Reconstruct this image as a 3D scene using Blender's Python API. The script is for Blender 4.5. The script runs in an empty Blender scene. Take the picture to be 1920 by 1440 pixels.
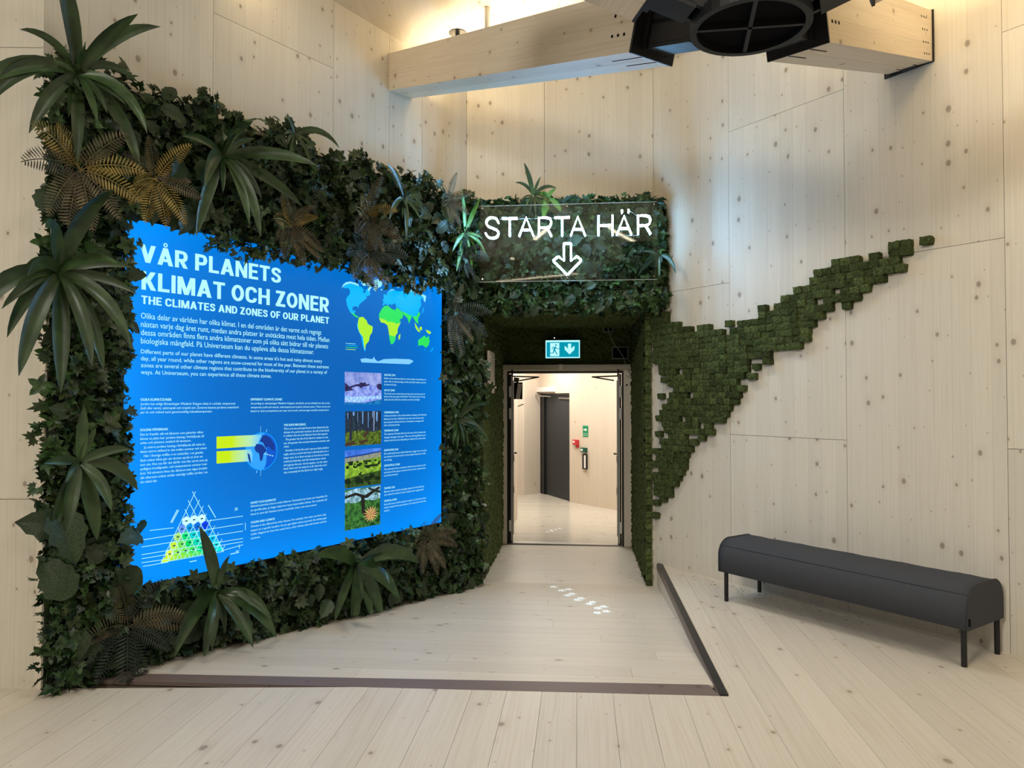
import bpy, math, random
import numpy as np
from mathutils import Vector, Matrix
random.seed(7); rng = np.random.default_rng(11)
SC = bpy.context.scene; COL = SC.collection
# ------------------------------------------------------------------ camera
FPX = 1370.0; CAMH = 1.6; PITCH = math.atan(29/FPX)
cd = bpy.data.cameras.new('camera'); cam = bpy.data.objects.new('camera', cd); COL.objects.link(cam)
cam.location = (0, 0, CAMH); cam.rotation_euler = (math.pi/2+PITCH, 0, 0)
cd.sensor_width = 36; cd.lens = FPX/1920*36; cd.clip_start = .02; cd.clip_end = 60
SC.camera = cam
# ------------------------------------------------------------------ exposure, world
SC.view_settings.view_transform = 'Standard'; SC.view_settings.look = 'None'
SC.view_settings.gamma = 1; SC.view_settings.use_curve_mapping = False
SC.view_settings.exposure = 0.06
SC.cycles.max_bounces = 7; SC.cycles.diffuse_bounces = 4; SC.cycles.glossy_bounces = 3
SC.cycles.transmission_bounces = 4; SC.cycles.transparent_max_bounces = 8
SC.cycles.sample_clamp_indirect = 4.0; SC.cycles.caustics_reflective = False; SC.cycles.caustics_refractive = False
SC.cycles.use_denoising = True
w = bpy.data.worlds.new('world'); SC.world = w; w.use_nodes = True
w.node_tree.nodes['Background'].inputs[0].default_value = (.9, .85, .8, 1)
w.node_tree.nodes['Background'].inputs[1].default_value = .05
# ------------------------------------------------------------------ lights of the hall, with added fill lights
def lamp(name, loc, target, sx, sy, power, col, spread=180):
    l = bpy.data.lights.new(name, 'AREA'); l.shape = 'RECTANGLE'; l.size = sx; l.size_y = sy
    l.energy = power; l.color = col; l.spread = math.radians(spread)
    o = bpy.data.objects.new(name, l); COL.objects.link(o); o.location = loc
    d = Vector(target)-Vector(loc)
    o.rotation_euler = d.to_track_quat('-Z', 'Y').to_euler()
    return o
WARM = (1.0, .74, .40); SOFT = (1.0, .945, .855)
lamp('added_hall_light', (3.3, -1.2, 4.75), (1.0, 3.0, 1.0), 1.6, 1.2, 100, SOFT)  # added unseen key light, on the side the leaf shadows call for
lamp('added_hall_light', (-3.9, -2.2, 4.75), (2.2, 3.0, .8), 1.4, 1.4, 265, SOFT, 130)  # added unseen fill that lifts the right wall
lamp('added_hall_light', (-.7, 3.1, 4.75), (-.8, 3.3, 0), .5, .4, 14, SOFT, 110)  # added unseen fill from above, in front of the green wall
lamp('added_entrance_light', (.45, 5.3, 4.7), (.5, 6.4, 0), .5, .3, 14, SOFT, 100)  # added unseen fill for the passage and the foliage over it
lamp('uplight', (-.15, 6.10, 4.45), (-.1, 6.15, 5), 1.7, .12, 20, WARM)
lamp('uplight', (2.45, 4.5, 4.25), (2.55, 4.6, 5), 1.2, .12, 17, WARM)
lamp('wall_washer', (2.6, 3.1, 4.7), (3.7, 3.7, 3.6), .9, .15, 26, WARM)
lamp('wall_washer', (-1.6, 4.9, 4.7), (-1.3, 6.0, 3.9), .9, .10, 3, WARM)
for q, ln, rz in (((-1.2, -.9, 4.72), 3.2, 1.15), ((.7, -.6, 4.72), 3.4, 1.9), ((-.9, -3.4, 4.5), 3.6, .35)):     # slim linear lamps of the hall
    o = lamp('linear_lamp', q, (q[0], q[1], 0), ln, .09, 11, (1, .86, .62)); o.rotation_euler = (0, 0, rz)
lamp('corridor_lamp', (.9, 11.0, 2.6), (.9, 11.3, 0), 1.0, 1.0, 58, (1, .965, .90))
lamp('corridor_lamp', (.3, 12.9, 2.6), (.3, 13.0, 0), .5, .5, 34, (1, .965, .90))
# ------------------------------------------------------------------ pixel <-> world
CA, SA = math.cos(PITCH), math.sin(PITCH); CAM = Vector((0, 0, CAMH))
def ray(u, v):
    x = (u-960)/FPX; z = (720-v)/FPX
    return Vector((x, CA-z*SA, SA+z*CA))
def onz(u, v, z=0.0):
    r = ray(u, v); return CAM+r*((z-CAMH)/r.z)
class Frame:
    """vertical plane: s metres along D from O, z up, n out of the plane towards the hall"""
    def __init__(s, O, D):
        s.O = Vector((O[0], O[1], 0)); s.D = Vector((D[0], D[1], 0)).normalized()
        n = Vector((s.D.y, -s.D.x, 0)); s.N = n if n.dot(-s.O) > 0 else -n
    def w(s, a, z, n=0.0): return s.O+s.D*a+s.N*n+Vector((0, 0, z))
    def px(s, u, v, n=0.0):
        r = ray(u, v); P = s.O+s.N*n
        p = CAM+r*((P-CAM).dot(s.N)/r.dot(s.N)); return ((p-P).dot(s.D), p.z)
# ------------------------------------------------------------------ objects
WL = {}
def props(o, label=None, cat=None, group=None, kind=None):
    if label: o['label'] = label
    if cat: o['category'] = cat
    if group: o['group'] = group
    if kind: o['kind'] = kind
    return o
def thing(name, loc, label, cat, group=None, kind=None):
    o = bpy.data.objects.new(name, None); COL.objects.link(o); o.location = loc; o.empty_display_size = .1
    WL[o] = Vector(loc); return props(o, label, cat, group, kind)
def link(o, wl, parent):
    COL.objects.link(o); WL[o] = Vector(wl)
    if parent is not None: o.parent = parent; o.location = Vector(wl)-WL[parent]
    else: o.location = wl
    return o
def mk(name, verts, faces, mat, parent=None, uv=None, smooth=False, mats=None, mi=None, base=False, **kw):
    V = np.array([tuple(v) for v in verts], dtype=np.float64) if not isinstance(verts, np.ndarray) else verts
    lo, hi = V.min(0), V.max(0); c = (lo+hi)/2
    if base: c[2] = lo[2]
    me = bpy.data.meshes.new(name); me.from_pydata((V-c).tolist(), [], faces)
    for m in (mats or [mat]): me.materials.append(m)
    if mi is not None: me.polygons.foreach_set('material_index', mi)
    if uv is not None:
        L = me.uv_layers.new(name='UVMap'); li = np.zeros(len(me.loops), dtype=np.int32); me.loops.foreach_get('vertex_index', li)
        L.data.foreach_set('uv', np.array(uv, dtype=np.float32)[li].ravel())
    if smooth: me.polygons.foreach_set('use_smooth', [True]*len(me.polygons))
    me.update()
    return props(link(bpy.data.objects.new(name, me), c, parent), **kw)
def inst(name, me, loc, rot=None, parent=None, scale=None, **kw):
    o = bpy.data.objects.new(name, me); link(o, loc, parent)
    if rot is not None: o.rotation_euler = rot.to_euler() if isinstance(rot, Matrix) else rot
    if scale is not None: o.scale = (scale,)*3 if isinstance(scale, (int, float)) else scale
    return props(o, **kw)
def prism(pts, e):
    """closed prism: pts world Vectors (one face), e extrusion Vector"""
    n = len(pts); v = [Vector(p) for p in pts]+[Vector(p)+e for p in pts]
    f = [list(range(n)), list(range(2*n-1, n-1, -1))]+[[i, i+n, (i+1) % n+n, (i+1) % n] for i in range(n)]
    return v, f
def fixn(o):
    import bmesh
    b = bmesh.new(); b.from_mesh(o.data); bmesh.ops.recalc_face_normals(b, faces=b.faces); b.to_mesh(o.data); b.free(); return o
def slab(name, fr, pts, n0, n1, mat, parent=None, uvo=(0, 0), **kw):
    v, f = prism([fr.w(s, z, n0) for s, z in pts], fr.N*(n1-n0))
    uv = [(s+uvo[0], z+uvo[1]) for s, z in pts]*2
    return fixn(mk(name, v, f, mat, parent, uv=uv, **kw))
def rect(a, b, c, d): return [(a, c), (b, c), (b, d), (a, d)]
def boxv(O, X, Y, Z):
    """box verts from corner O and three edge vectors"""
    return prism([O, O+X, O+X+Y, O+Y], Z)
class MB:
    def __init__(s): s.v = []; s.f = []; s.mi = []
    def add(s, v, f, m=0):
        k = len(s.v); s.v += [Vector(p) for p in v]; s.f += [[i+k for i in q] for q in f]; s.mi += [m]*len(f); return s
    def box(s, O, X, Y, Z, m=0): return s.add(*boxv(Vector(O), Vector(X), Vector(Y), Vector(Z)), m)
    def cbox(s, c, sx, sy, sz, m=0):
        c = Vector(c); return s.box(c-Vector((sx/2, sy/2, sz/2)), (sx, 0, 0), (0, sy, 0), (0, 0, sz), m)
    def tube(s, pts, r, n=8, m=0, cap=True):
        pts = [Vector(p) for p in pts]; rings = []; up = None
        for i, p in enumerate(pts):
            a = pts[max(i-1, 0)]; b = pts[min(i+1, len(pts)-1)]; t = (b-a).normalized()
            if up is None:
                up = t.orthogonal().normalized()
            up = (up-t*up.dot(t)); up = up.normalized() if up.length > 1e-6 else t.orthogonal().normalized()
            w_ = t.cross(up); rr = r[i] if isinstance(r, (list, tuple)) else r
            rings.append([p+(up*math.cos(2*math.pi*k/n)+w_*math.sin(2*math.pi*k/n))*rr for k in range(n)])
        v = [q for R in rings for q in R]; f = []
        for i in range(len(rings)-1):
            for k in range(n):
                f.append([i*n+k, i*n+(k+1) % n, (i+1)*n+(k+1) % n, (i+1)*n+k])
        if cap: f += [list(range(n-1, -1, -1)), [(len(rings)-1)*n+k for k in range(n)]]
        return s.add(v, f, m)
    def build(s, name, mat, parent=None, mats=None, fix=True, **kw):
        o = mk(name, s.v, s.f, mat, parent, mats=mats, mi=s.mi if mats else None, **kw)
        return fixn(o) if fix else o
# ------------------------------------------------------------------ materials
def nm(name):
    m = bpy.data.materials.new(name); m.use_nodes = True; nt = m.node_tree
    return m, nt, nt.nodes['Principled BSDF']
def simple(name, col, rough=.6, metal=0, spec=.5, noise=0, nscale=30, bump=0):
    m, nt, b = nm(name); b.inputs['Base Color'].default_value = (*col, 1); b.inputs['Roughness'].default_value = rough
    b.inputs['Metallic'].default_value = metal; b.inputs['Specular IOR Level'].default_value = spec
    if noise or bump:
        t = nt.nodes.new('ShaderNodeTexCoord'); n = nt.nodes.new('ShaderNodeTexNoise'); n.inputs['Scale'].default_value = nscale
        n.inputs['Detail'].default_value = 4; nt.links.new(t.outputs['Object'], n.inputs['Vector'])
        if noise:
            mx = nt.nodes.new('ShaderNodeMix'); mx.data_type = 'RGBA'
            mx.inputs['A'].default_value = (*[c*(1-noise) for c in col], 1); mx.inputs['B'].default_value = (*[min(1, c*(1+noise)) for c in col], 1)
            nt.links.new(n.outputs['Fac'], mx.inputs['Factor']); nt.links.new(mx.outputs['Result'], b.inputs['Base Color'])
        if bump:
            bp = nt.nodes.new('ShaderNodeBump'); bp.inputs['Strength'].default_value = bump; bp.inputs['Distance'].default_value = .01
            nt.links.new(n.outputs['Fac'], bp.inputs['Height']); nt.links.new(bp.outputs['Normal'], b.inputs['Normal'])
    return m
def emis(name, col, st=1.0):
    m, nt, b = nm(name); b.inputs['Base Color'].default_value = (0, 0, 0, 1); b.inputs['Roughness'].default_value = .3
    b.inputs['Specular IOR Level'].default_value = .2
    b.inputs['Emission Color'].default_value = (*col, 1); b.inputs['Emission Strength'].default_value = st; return m
def spruce(name, light, dark, knotc, lam=.12, ku=.125, kv=.20, kr=.085, rough=.55, tone=.06, grain=.35, perobj=True):
    """white-glazed spruce boards; UV in metres, v along the grain"""
    m, nt, b = nm(name); N = nt.nodes.new; L = nt.links.new
    def mth(op, a, b_=None, c=None):
        n = N('ShaderNodeMath'); n.operation = op
        for i, x in enumerate((a, b_, c)):
            if x is None: continue
            if isinstance(x, (int, float)): n.inputs[i].default_value = x
            else: L(x, n.inputs[i])
        return n.outputs[0]
    uvn = N('ShaderNodeUVMap'); sp = N('ShaderNodeSeparateXYZ'); L(uvn.outputs[0], sp.inputs[0])
    u, v = sp.outputs[0], sp.outputs[1]
    lamid = mth('FLOOR', mth('DIVIDE', u, lam))
    wn = N('ShaderNodeTexWhiteNoise'); wn.noise_dimensions = '1D'; L(lamid, wn.inputs['W'])
    def comb(x, y, z=None):
        c = N('ShaderNodeCombineXYZ'); L(x, c.inputs[0]); L(y, c.inputs[1])
        if z is not None: L(z, c.inputs[2])
        return c.outputs[0]
    # wavering of the grain
    wv = N('ShaderNodeTexNoise'); wv.inputs['Scale'].default_value = 1; wv.inputs['Detail'].default_value = 2
    L(comb(mth('MULTIPLY', u, 5), mth('MULTIPLY', v, .8), mth('MULTIPLY', wn.outputs[0], 30)), wv.inputs['Vector'])
    uu = mth('ADD', u, mth('MULTIPLY', mth('SUBTRACT', wv.outputs[0], .5), .06))
    gr = N('ShaderNodeTexNoise'); gr.inputs['Scale'].default_value = 1; gr.inputs['Detail'].default_value = 3
    L(comb(mth('MULTIPLY', uu, 95), mth('MULTIPLY', v, 1.6), mth('MULTIPLY', wn.outputs[0], 17)), gr.inputs['Vector'])
    g = mth('MULTIPLY', mth('SUBTRACT', gr.outputs[0], .42), 2.2); g = mth('MAXIMUM', mth('MINIMUM', g, 1), 0)
    # knots
    vo = N('ShaderNodeTexVoronoi'); vo.voronoi_dimensions = '2D'; vo.inputs['Scale'].default_value = 1; vo.inputs['Randomness'].default_value = 1
    L(comb(mth('DIVIDE', u, ku), mth('DIVIDE', v, kv)), vo.inputs['Vector'])
    sc = N('ShaderNodeSeparateColor'); L(vo.outputs['Color'], sc.inputs[0])
    # true-shape distance: offset to feature point in metres
    vs = N('ShaderNodeVectorMath'); vs.operation = 'SUBTRACT'; L(comb(mth('DIVIDE', u, ku), mth('DIVIDE', v, kv)), vs.inputs[0]); L(vo.outputs['Position'], vs.inputs[1])
    sx = N('ShaderNodeSeparateXYZ'); L(vs.outputs[0], sx.inputs[0])
    du = mth('MULTIPLY', sx.outputs[0], ku); dv = mth('MULTIPLY', mth('MULTIPLY', sx.outputs[1], kv), .72)
    dd = mth('SQRT', mth('ADD', mth('MULTIPLY', du, du), mth('MULTIPLY', dv, dv)))
    rad = mth('MULTIPLY', mth('POWER', sc.outputs[0], 3.0), kr*.22)
    sel = mth('GREATER_THAN', sc.outputs[1], .35)
    kn = mth('MULTIPLY', mth('SUBTRACT', 1, mth('MINIMUM', mth('DIVIDE', dd, mth('ADD', rad, .0035)), 1)), 1.7)
    kn = mth('MULTIPLY', mth('MINIMUM', kn, .68), sel)
    halo = mth('MULTIPLY', mth('MULTIPLY', mth('SUBTRACT', 1, mth('MINIMUM', mth('DIVIDE', dd, mth('ADD', mth('MULTIPLY', rad, 3.2), .01)), 1)), .35), sel)
    # colour
    def mix(f, A, B):
        n = N('ShaderNodeMix'); n.data_type = 'RGBA'
        L(f, n.inputs['Factor']) if not isinstance(f, (int, float)) else setattr(n.inputs['Factor'], 'default_value', f)
        for k, x in (('A', A), ('B', B)):
            if isinstance(x, tuple): n.inputs[k].default_value = (*x, 1)
            else: L(x, n.inputs[k])
        return n.outputs['Result']
    c = mix(mth('MULTIPLY', g, grain), light, dark)
    c = mix(mth('MULTIPLY', halo, 1), c, dark)
    c = mix(kn, c, knotc)
    # joint lines between lamellas
    fr = mth('FRACT', mth('DIVIDE', u, lam)); ln = mth('LESS_THAN', mth('MULTIPLY', mth('MINIMUM', fr, mth('SUBTRACT', 1, fr)), lam), .0012)
    tn = mth('ADD', mth('MULTIPLY', mth('SUBTRACT', wn.outputs[0], .5), tone*2), 1)
    tn = mth('MULTIPLY', tn, mth('SUBTRACT', 1, mth('MULTIPLY', ln, .16)))
    if perobj:
        oi = N('ShaderNodeObjectInfo'); tn = mth('MULTIPLY', tn, mth('ADD', .96, mth('MULTIPLY', oi.outputs['Random'], .08)))
    hs = N('ShaderNodeHueSaturation'); L(c, hs.inputs['Color']); L(tn, hs.inputs['Value']); L(hs.outputs[0], b.inputs['Base Color'])
    b.inputs['Roughness'].default_value = rough; b.inputs['Specular IOR Level'].default_value = .3
    bp = N('ShaderNodeBump'); bp.inputs['Strength'].default_value = .12; bp.inputs['Distance'].default_value = .002
    L(g, bp.inputs['Height']); L(bp.outputs[0], b.inputs['Normal'])
    return m
M = {}
M['wall'] = spruce('spruce_wall_panel', (.66, .62, .53), (.50, .43, .32), (.19, .145, .105), tone=.03)
M['floor'] = spruce('spruce_floor_board', (.66, .61, .525), (.47, .39, .29), (.22, .16, .11), lam=3.0, ku=.13, kv=.42, kr=.085, rough=.38, tone=.02, grain=.5)
M['floorc'] = spruce('spruce_floor_corridor', (.66, .61, .525), (.47, .39, .29), (.22, .16, .11), lam=3.0, ku=.13, kv=.42, rough=.2, tone=.02, grain=.5)
M['beam'] = spruce('spruce_beam', (.68, .59, .46), (.48, .37, .25), (.2, .13, .08), lam=.16, ku=.12, kv=.34, grain=.5)
M['corr'] = spruce('spruce_corridor_panel', (.64, .555, .45), (.54, .44, .34), (.36, .27, .19), grain=.3, tone=.02, ku=.3, kv=.55)
M['frame'] = simple('oak_frame', (.74, .67, .56), .5, noise=.08, nscale=18)
M['brown'] = spruce('smoked_oak_edge', (.17, .13, .115), (.11, .08, .07), (.07, .05, .04), lam=2.0, rough=.45)
M['black'] = simple('black_steel', (.006, .006, .007), .5, .2, noise=.3, nscale=14, bump=.25)
M['dark'] = simple('dark_void', (.003, .003, .004), .9, spec=.1)
M['rail'] = simple('dark_rail', (.025, .025, .027), .35, .6)
M['steel'] = simple('brushed_steel', (.45, .44, .42), .35, .9)
M['chrome'] = simple('chrome', (.8, .8, .8), .15, 1)
M['greydoor'] = simple('anthracite_door', (.022, .028, .032), .55, noise=.08, nscale=200)
M['white'] = simple('white_plastic', (.75, .73, .7), .4)
M['red'] = simple('red_plastic', (.55, .03, .04), .4)
M['green'] = simple('safety_green', (.0, .25, .11), .5)
M['dkgreen'] = simple('dark_green_plastic', (.0, .08, .05), .4)
M['fabric'] = simple('charcoal_fabric', (.058, .062, .071), .95, spec=.15, noise=.25, nscale=600, bump=.15)
M['grout'] = simple('joint_backing', (.10, .075, .05), .9)  # brown backing and subfloor seen through the joints
M['soil'] = simple('dark_backing', (.012, .016, .010), .95, noise=.5, nscale=40, bump=.6)
M['ceil'] = spruce('spruce_ceiling', (.68, .64, .56), (.5, .4, .28), (.24, .17, .11), grain=.3, lam=.2)
# ================================================================== PLAN
CEIL = 4.84; DROP = .219
L0 = onz(66, 1291); R0 = onz(1228, 1056); RW1 = onz(1893, 1226)
WR = Frame(R0, RW1-R0)                                  # right wall, s from the corner by the entrance towards the camera
WB = Frame(R0, Vector((-1, .10, 0)))                    # wall with the entrance, s to the left
def hit(fr, u):                                         # s where the vertical plane through pixel column u meets fr
    return fr.px(u, 749)[0]
sB = 1.87; C1 = WB.w(sB, 0)
WLf = Frame(L0, C1-L0)                                  # left wall
LW = (C1-L0).length
G0 = onz(77, 1297); GDir = Vector((967/FPX, 1, 0)).normalized()
G = Frame(G0, GDir)                                     # face of the green wall
WG = Frame(L0, Vector((-1, -.012, 0)))                  # wall at the far left
# ---- walls: backing + panels
def wall(name, fr, s0, s1, z0, z1, holes=()):
    pts = rect(s0, s1, z0, z1)
    return slab(name, fr, pts, -.14, -.022, M['grout'], kind='structure')
def panels(fr, parent, cells, mat=None, g=.0016, t=.022):
    for c in cells:
        s = [p[0] for p in c]; z = [p[1] for p in c]; cs, cz = sum(s)/len(s), sum(z)/len(z)
        q = [(a+(g if a < cs else -g), b+(g if b < cz else -g)) for a, b in c]
        slab('panel', fr, q, -t, 0, mat or M['wall'], parent, uvo=(random.randint(0, 40)*.12, random.uniform(0, 30)))
ZT = CEIL+.35
# right wall
wr = wall('wall_right', WR, 0, 9.5, -.3, ZT)
sa, sb, sc_, = hit(WR, 1369), hit(WR, 1587), hit(WR, 1888)
def zr(u, v): return WR.px(u, v)[1]
zA = zr(1310, 539); zB1 = zr(1480, 205); zB2 = zr(1480, 820); zC = zr(1800, 459); zD = zr(1900, 53)
panels(WR, wr, [rect(0, sa, -.3, zA), rect(0, sa, zA, ZT), rect(sa, sb, -.3, zB2), rect(sa, sb, zB2, zB1), rect(sa, sb, zB1, ZT),
                rect(sb, sc_, -.3, zC), rect(sb, sc_, zC, ZT), rect(sc_, sc_+1.25, -.3, zr(1905, 842)), rect(sc_, sc_+1.25, zr(1905, 842), zD), rect(sc_, sc_+1.25, zD, ZT),
                rect(sc_+1.25, 7.5, -.3, ZT), rect(7.5, 9.5, -.3, ZT)])
# entrance wall (opening 0 .. OW)
OW = 1.725; OX = .03; OTOP = 2.50
wb = slab('wall_back', WB, [(sB, -.3), (OX+OW, -.3), (OX+OW, OTOP), (OX, OTOP), (OX, -.3), (0, -.3), (0, ZT), (sB, ZT)], -.14, -.022, M['grout'], kind='structure')
s1 = hit(WB, 1021)
panels(WB, wb, [rect(-.02, OX, -.3, OTOP), rect(0, s1, OTOP, ZT), rect(s1, sB, OTOP, ZT), rect(OX+OW, sB, -.3, OTOP)])
# left wall
wl = wall('wall_left', WLf, 0, LW, -.3, ZT)
hs = [0]+[hit(WLf, u) for u in (394, 622, 728, 790)]+[LW]
zl1 = WLf.px(397, 22)[1]; zl2 = WLf.px(622, 127)[1]
panels(WLf, wl, [rect(hs[0], hs[1], -.3, ZT), rect(hs[1], hs[2], -.3, 1.9), [(hs[1], 1.9), (hs[2], 1.9), (hs[2], zl2), (hs[1], zl1)],
                 [(hs[1], zl1), (hs[2], zl2), (hs[2], ZT), (hs[1], ZT)], rect(hs[2], hs[3], -.3, ZT), rect(hs[3], hs[4], -.3, ZT), rect(hs[4], hs[5], -.3, ZT)])
# far-left wall
wg = wall('wall_front', WG, 0, 2.6, -.3, ZT)
zg1 = WG.px(35, 936)[1]; zg2 = WG.px(35, 89)[1]
panels(WG, wg, [rect(0, 2.6, -.3, zg1), rect(0, 2.6, zg1, zg2), rect(0, 2.6, zg2, ZT)])
# hall behind the camera
P = [WG.w(2.6, 0), Vector((-5.2, -5, 0)), Vector((6.2, -5, 0)), WR.w(9.5, 0)]
for nm_, a, b_ in (('wall_west', P[0], P[1]), ('wall_south', P[1], P[2]), ('wall_east', P[2], P[3])):
    f = Frame(a, b_-a); d = (b_-a).length
    if f.N.dot(Vector((0, 1, 0))-a) < 0: f.N = -f.N
    o = slab(nm_, f, rect(0, d, -.3, ZT), -.12, 0, M['wall'], kind='structure')
# ceiling: flat, with a fold rising towards the far corner
f0 = WLf.w(hit(WLf, 757), 0); f1 = Vector((3.2, 6.2, 0))
def cz(p, z): return Vector((p.x, p.y, z))
far = [C1, R0+Vector((.6, .6, 0))]
A = [cz(Vector((-5.6, -5.3, 0)), CEIL), cz(Vector((6.6, -5.3, 0)), CEIL), cz(Vector((6.6, 6.2, 0)), CEIL), cz(f1, CEIL), cz(f0, CEIL), cz(f0+Vector((-.12, .1, 0)), CEIL), cz(L0+Vector((-.2, .2, 0)), CEIL), cz(Vector((-5.6, 4.2, 0)), CEIL)]
v, f = prism(A, Vector((0, 0, .1)))
ce = fixn(mk('ceiling', v, f, M['ceil'], uv=[(p.x, p.y) for p in v], kind='structure'))
B = [cz(f0+Vector((-.12, .1, 0)), CEIL), cz(f0, CEIL), cz(f1, CEIL), cz(f1+Vector((0, 1.2, 0)), CEIL+.3), cz(C1+Vector((-.3, .3, 0)), CEIL+.22)]
v, f = prism(B, Vector((0, 0, .1)))
fixn(mk('panel', v, f, M['ceil'], ce, uv=[(p.x, p.y) for p in v]))
# ---- boards
def clip(poly, a, b, c):                                # keep a*x+b*y <= c
    out = []
    for i in range(len(poly)):
        p, q = poly[i], poly[(i+1) % len(poly)]
        dp, dq = a*p[0]+b*p[1]-c, a*q[0]+b*q[1]-c
        if dp <= 0: out.append(p)
        if dp*dq < 0:
            t = dp/(dp-dq); out.append((p[0]+(q[0]-p[0])*t, p[1]+(q[1]-p[1])*t))
    return out
TD = Vector((.0925, 1, 0)).normalized(); TQ = Vector((TD.y, -TD.x, 0))   # along / across the entrance axis
def qp(v): return (v.dot(TQ), v.dot(TD))
def side(P0, P1, keep):
    """half plane through two (q,p) points keeping the side of keep"""
    a, b = P1[1]-P0[1], -(P1[0]-P0[0]); c = a*P0[0]+b*P0[1]
    if a*keep[0]+b*keep[1] > c: a, b, c = -a, -b, -c
    return a, b, c
def board(q0, q1, p0, p1, clips, zf, mat, parent, along='p', t=.018, g=.0008, name='plank'):
    poly = [(q0+g, p0+g), (q1-g, p0+g), (q1-g, p1-g), (q0+g, p1-g)]
    for c in clips: poly = clip(poly, *c)
    if len(poly) < 3: return
    area = abs(sum(poly[i][0]*poly[(i+1) % len(poly)][1]-poly[(i+1) % len(poly)][0]*poly[i][1] for i in range(len(poly))))/2
    if area < .002: return
    top = [TQ*q+TD*p+Vector((0, 0, zf(p))) for q, p in poly]; o = (random.uniform(0, 50), random.uniform(0, 50))
    v, f = prism([x-Vector((0, 0, t)) for x in top], Vector((0, 0, t)))
    uv = [((q, p) if along == 'p' else (p, q)) for q, p in poly]; uv = [(a+o[0], b+o[1]) for a, b in uv]*2
    fixn(mk(name, v, f, mat, parent, uv=uv))
QR = qp(onz(1350, 1305))[0]; QR2 = qp(R0)[0]
sf0, sf1 = qp(onz(260, 1278)), qp(onz(1350, 1305)); sk0, sk1 = qp(onz(300, 1264)), qp(onz(1328, 1284))
fl = mk('floor', *prism([Vector((-5.4, -5.2, -.12)), Vector((6.4, -5.2, -.12)), Vector((6.4, 4.0, -.12)), Vector((QR*TQ.x+3.9*TD.x, QR*TQ.y+3.9*TD.y, -.12)), Vector((-2.3, 4.05, -.12)), Vector((-5.4, 4.3, -.12))], Vector((0, 0, .1))), M['grout'], kind='structure')
rt = [TQ*QR+TD*3.9, Vector((6.4, 4.0, 0)), Vector((6.4, 4.3, 0)), RW1+Vector((.1, .1, 0)), R0+Vector((.03, .03, 0)), TQ*QR+TD*qp(R0)[1]]
mk('subfloor', *prism([p+Vector((0, 0, -.12)) for p in rt], Vector((0, 0, .1))), M['grout'], fl)
z0 = lambda p: 0.0
rwc = side(qp(R0), qp(RW1), (0, 0)); stc = side(sf0, sf1, (0, 0)); lwc = side(qp(L0), qp(WG.w(3, 0)), (0, 0))
BW = .192; random.seed(3)
k = -26
while QR+k*BW < 6.6:
    q0 = QR+k*BW
    if q0 > 6.2: break
    ends = [-5.2]; 
    pp = -5.2+random.uniform(1, 4.5)
    while pp < 7.4: ends.append(pp); pp += random.choice((3.6, 4.2, 4.8))
    ends.append(7.6)
    cl = [rwc] if k >= 0 else [stc, lwc]
    if k >= 0: cl = [rwc]
    for a, b_ in zip(ends, ends[1:]):
        board(q0, q0+BW, a, b_, cl, z0, M['floor'], fl)
    k += 1
# ramp
pS = (sk1[1]); pE = qp(R0)[1]
def zr_(p): return 0 if p < pS else (-DROP if p > pE else -DROP*(p-pS)/(pE-pS))
QL = -3.2
pts = [(QL, pS-.35), (QR, pS-.35), (QR, pE), (QL, pE)]
top = [TQ*q+TD*p+Vector((0, 0, zr_(p)-.02)) for q, p in pts]
rp = fixn(mk('floor_ramp', *prism([t_-Vector((0, 0, .08)) for t_ in top], Vector((0, 0, .08))), M['grout'], kind='structure'))
glc = side(qp(G.w(0, 0, -.06)), qp(G.w(4, 0, -.06)), qp(Vector((0, 5, 0)))); stk = side(sk0, sk1, (0, 9))
PW = .193; p = pS-.30; rows = 0
while p < pE-.02:
    p1 = min(p+PW, pE); qs = [QL, random.uniform(-2.2, -.6), QR] if rows % 2 else [QL, random.uniform(-.3, .6), QR]
    for a, b_ in zip(qs, qs[1:]): board(a, b_, p, p1, [glc, stk], zr_, M['floor'], rp, along='q')
    p = p1; rows += 1
# brown nosing strip at the top of the ramp
def strip_pt(a): return TQ*a[0]+TD*a[1]
e0, e1 = strip_pt(sf0), strip_pt(sf1); g0_, g1_ = strip_pt(sk0), strip_pt(sk1)
dd = (e0-e1).normalized(); e0 = e0+dd*.5; g0_ = g0_+(g0_-g1_).normalized()*.5
v, f = prism([e0-Vector((0, 0, .02)), e1-Vector((0, 0, .02)), g1_-Vector((0, 0, .02)), g0_-Vector((0, 0, .02))], Vector((0, 0, .021)))
uv = [(0, 0), (0, 4), (.14, 4), (.14, 0)]*2
fixn(mk('trim_1', v, f, M['brown'], uv=uv, kind='structure'))
# right edge of the ramp: side face, dark rail
a = TQ*QR+TD*sf1[1]; b_ = TQ*QR+TD*(pE-.01)
a2 = a+TQ*.045; b2 = b_+TQ*.045
tr = fixn(mk('trim_2', *prism([a-Vector((0, 0, .012)), a2-Vector((0, 0, .012)), b2-Vector((0, 0, .012)), b_-Vector((0, 0, .012))], Vector((0, 0, .022))), M['rail'], kind='structure'))
sidev = [a+Vector((0, 0, -.013)), b_+Vector((0, 0, -.013)), b_+Vector((0, 0, -DROP-.01)), TQ*QR+TD*pS+Vector((0, 0, -.03))]
v, f = prism([p_-TQ*.004 for p_ in sidev], TQ*.02)
fixn(mk('side_panel', v, f, M['wall'], tr, uv=[(0, 0), (0, 3), (.2, 3), (.2, 0)]*2))
v, f = prism([a-TQ*.008+Vector((0, 0, -.05)), a-TQ*.008+Vector((0, 0, -.0)), b_-TQ*.008+Vector((0, 0, -.0)), b_-TQ*.008+Vector((0, 0, -.05))], TQ*.008)
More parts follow.
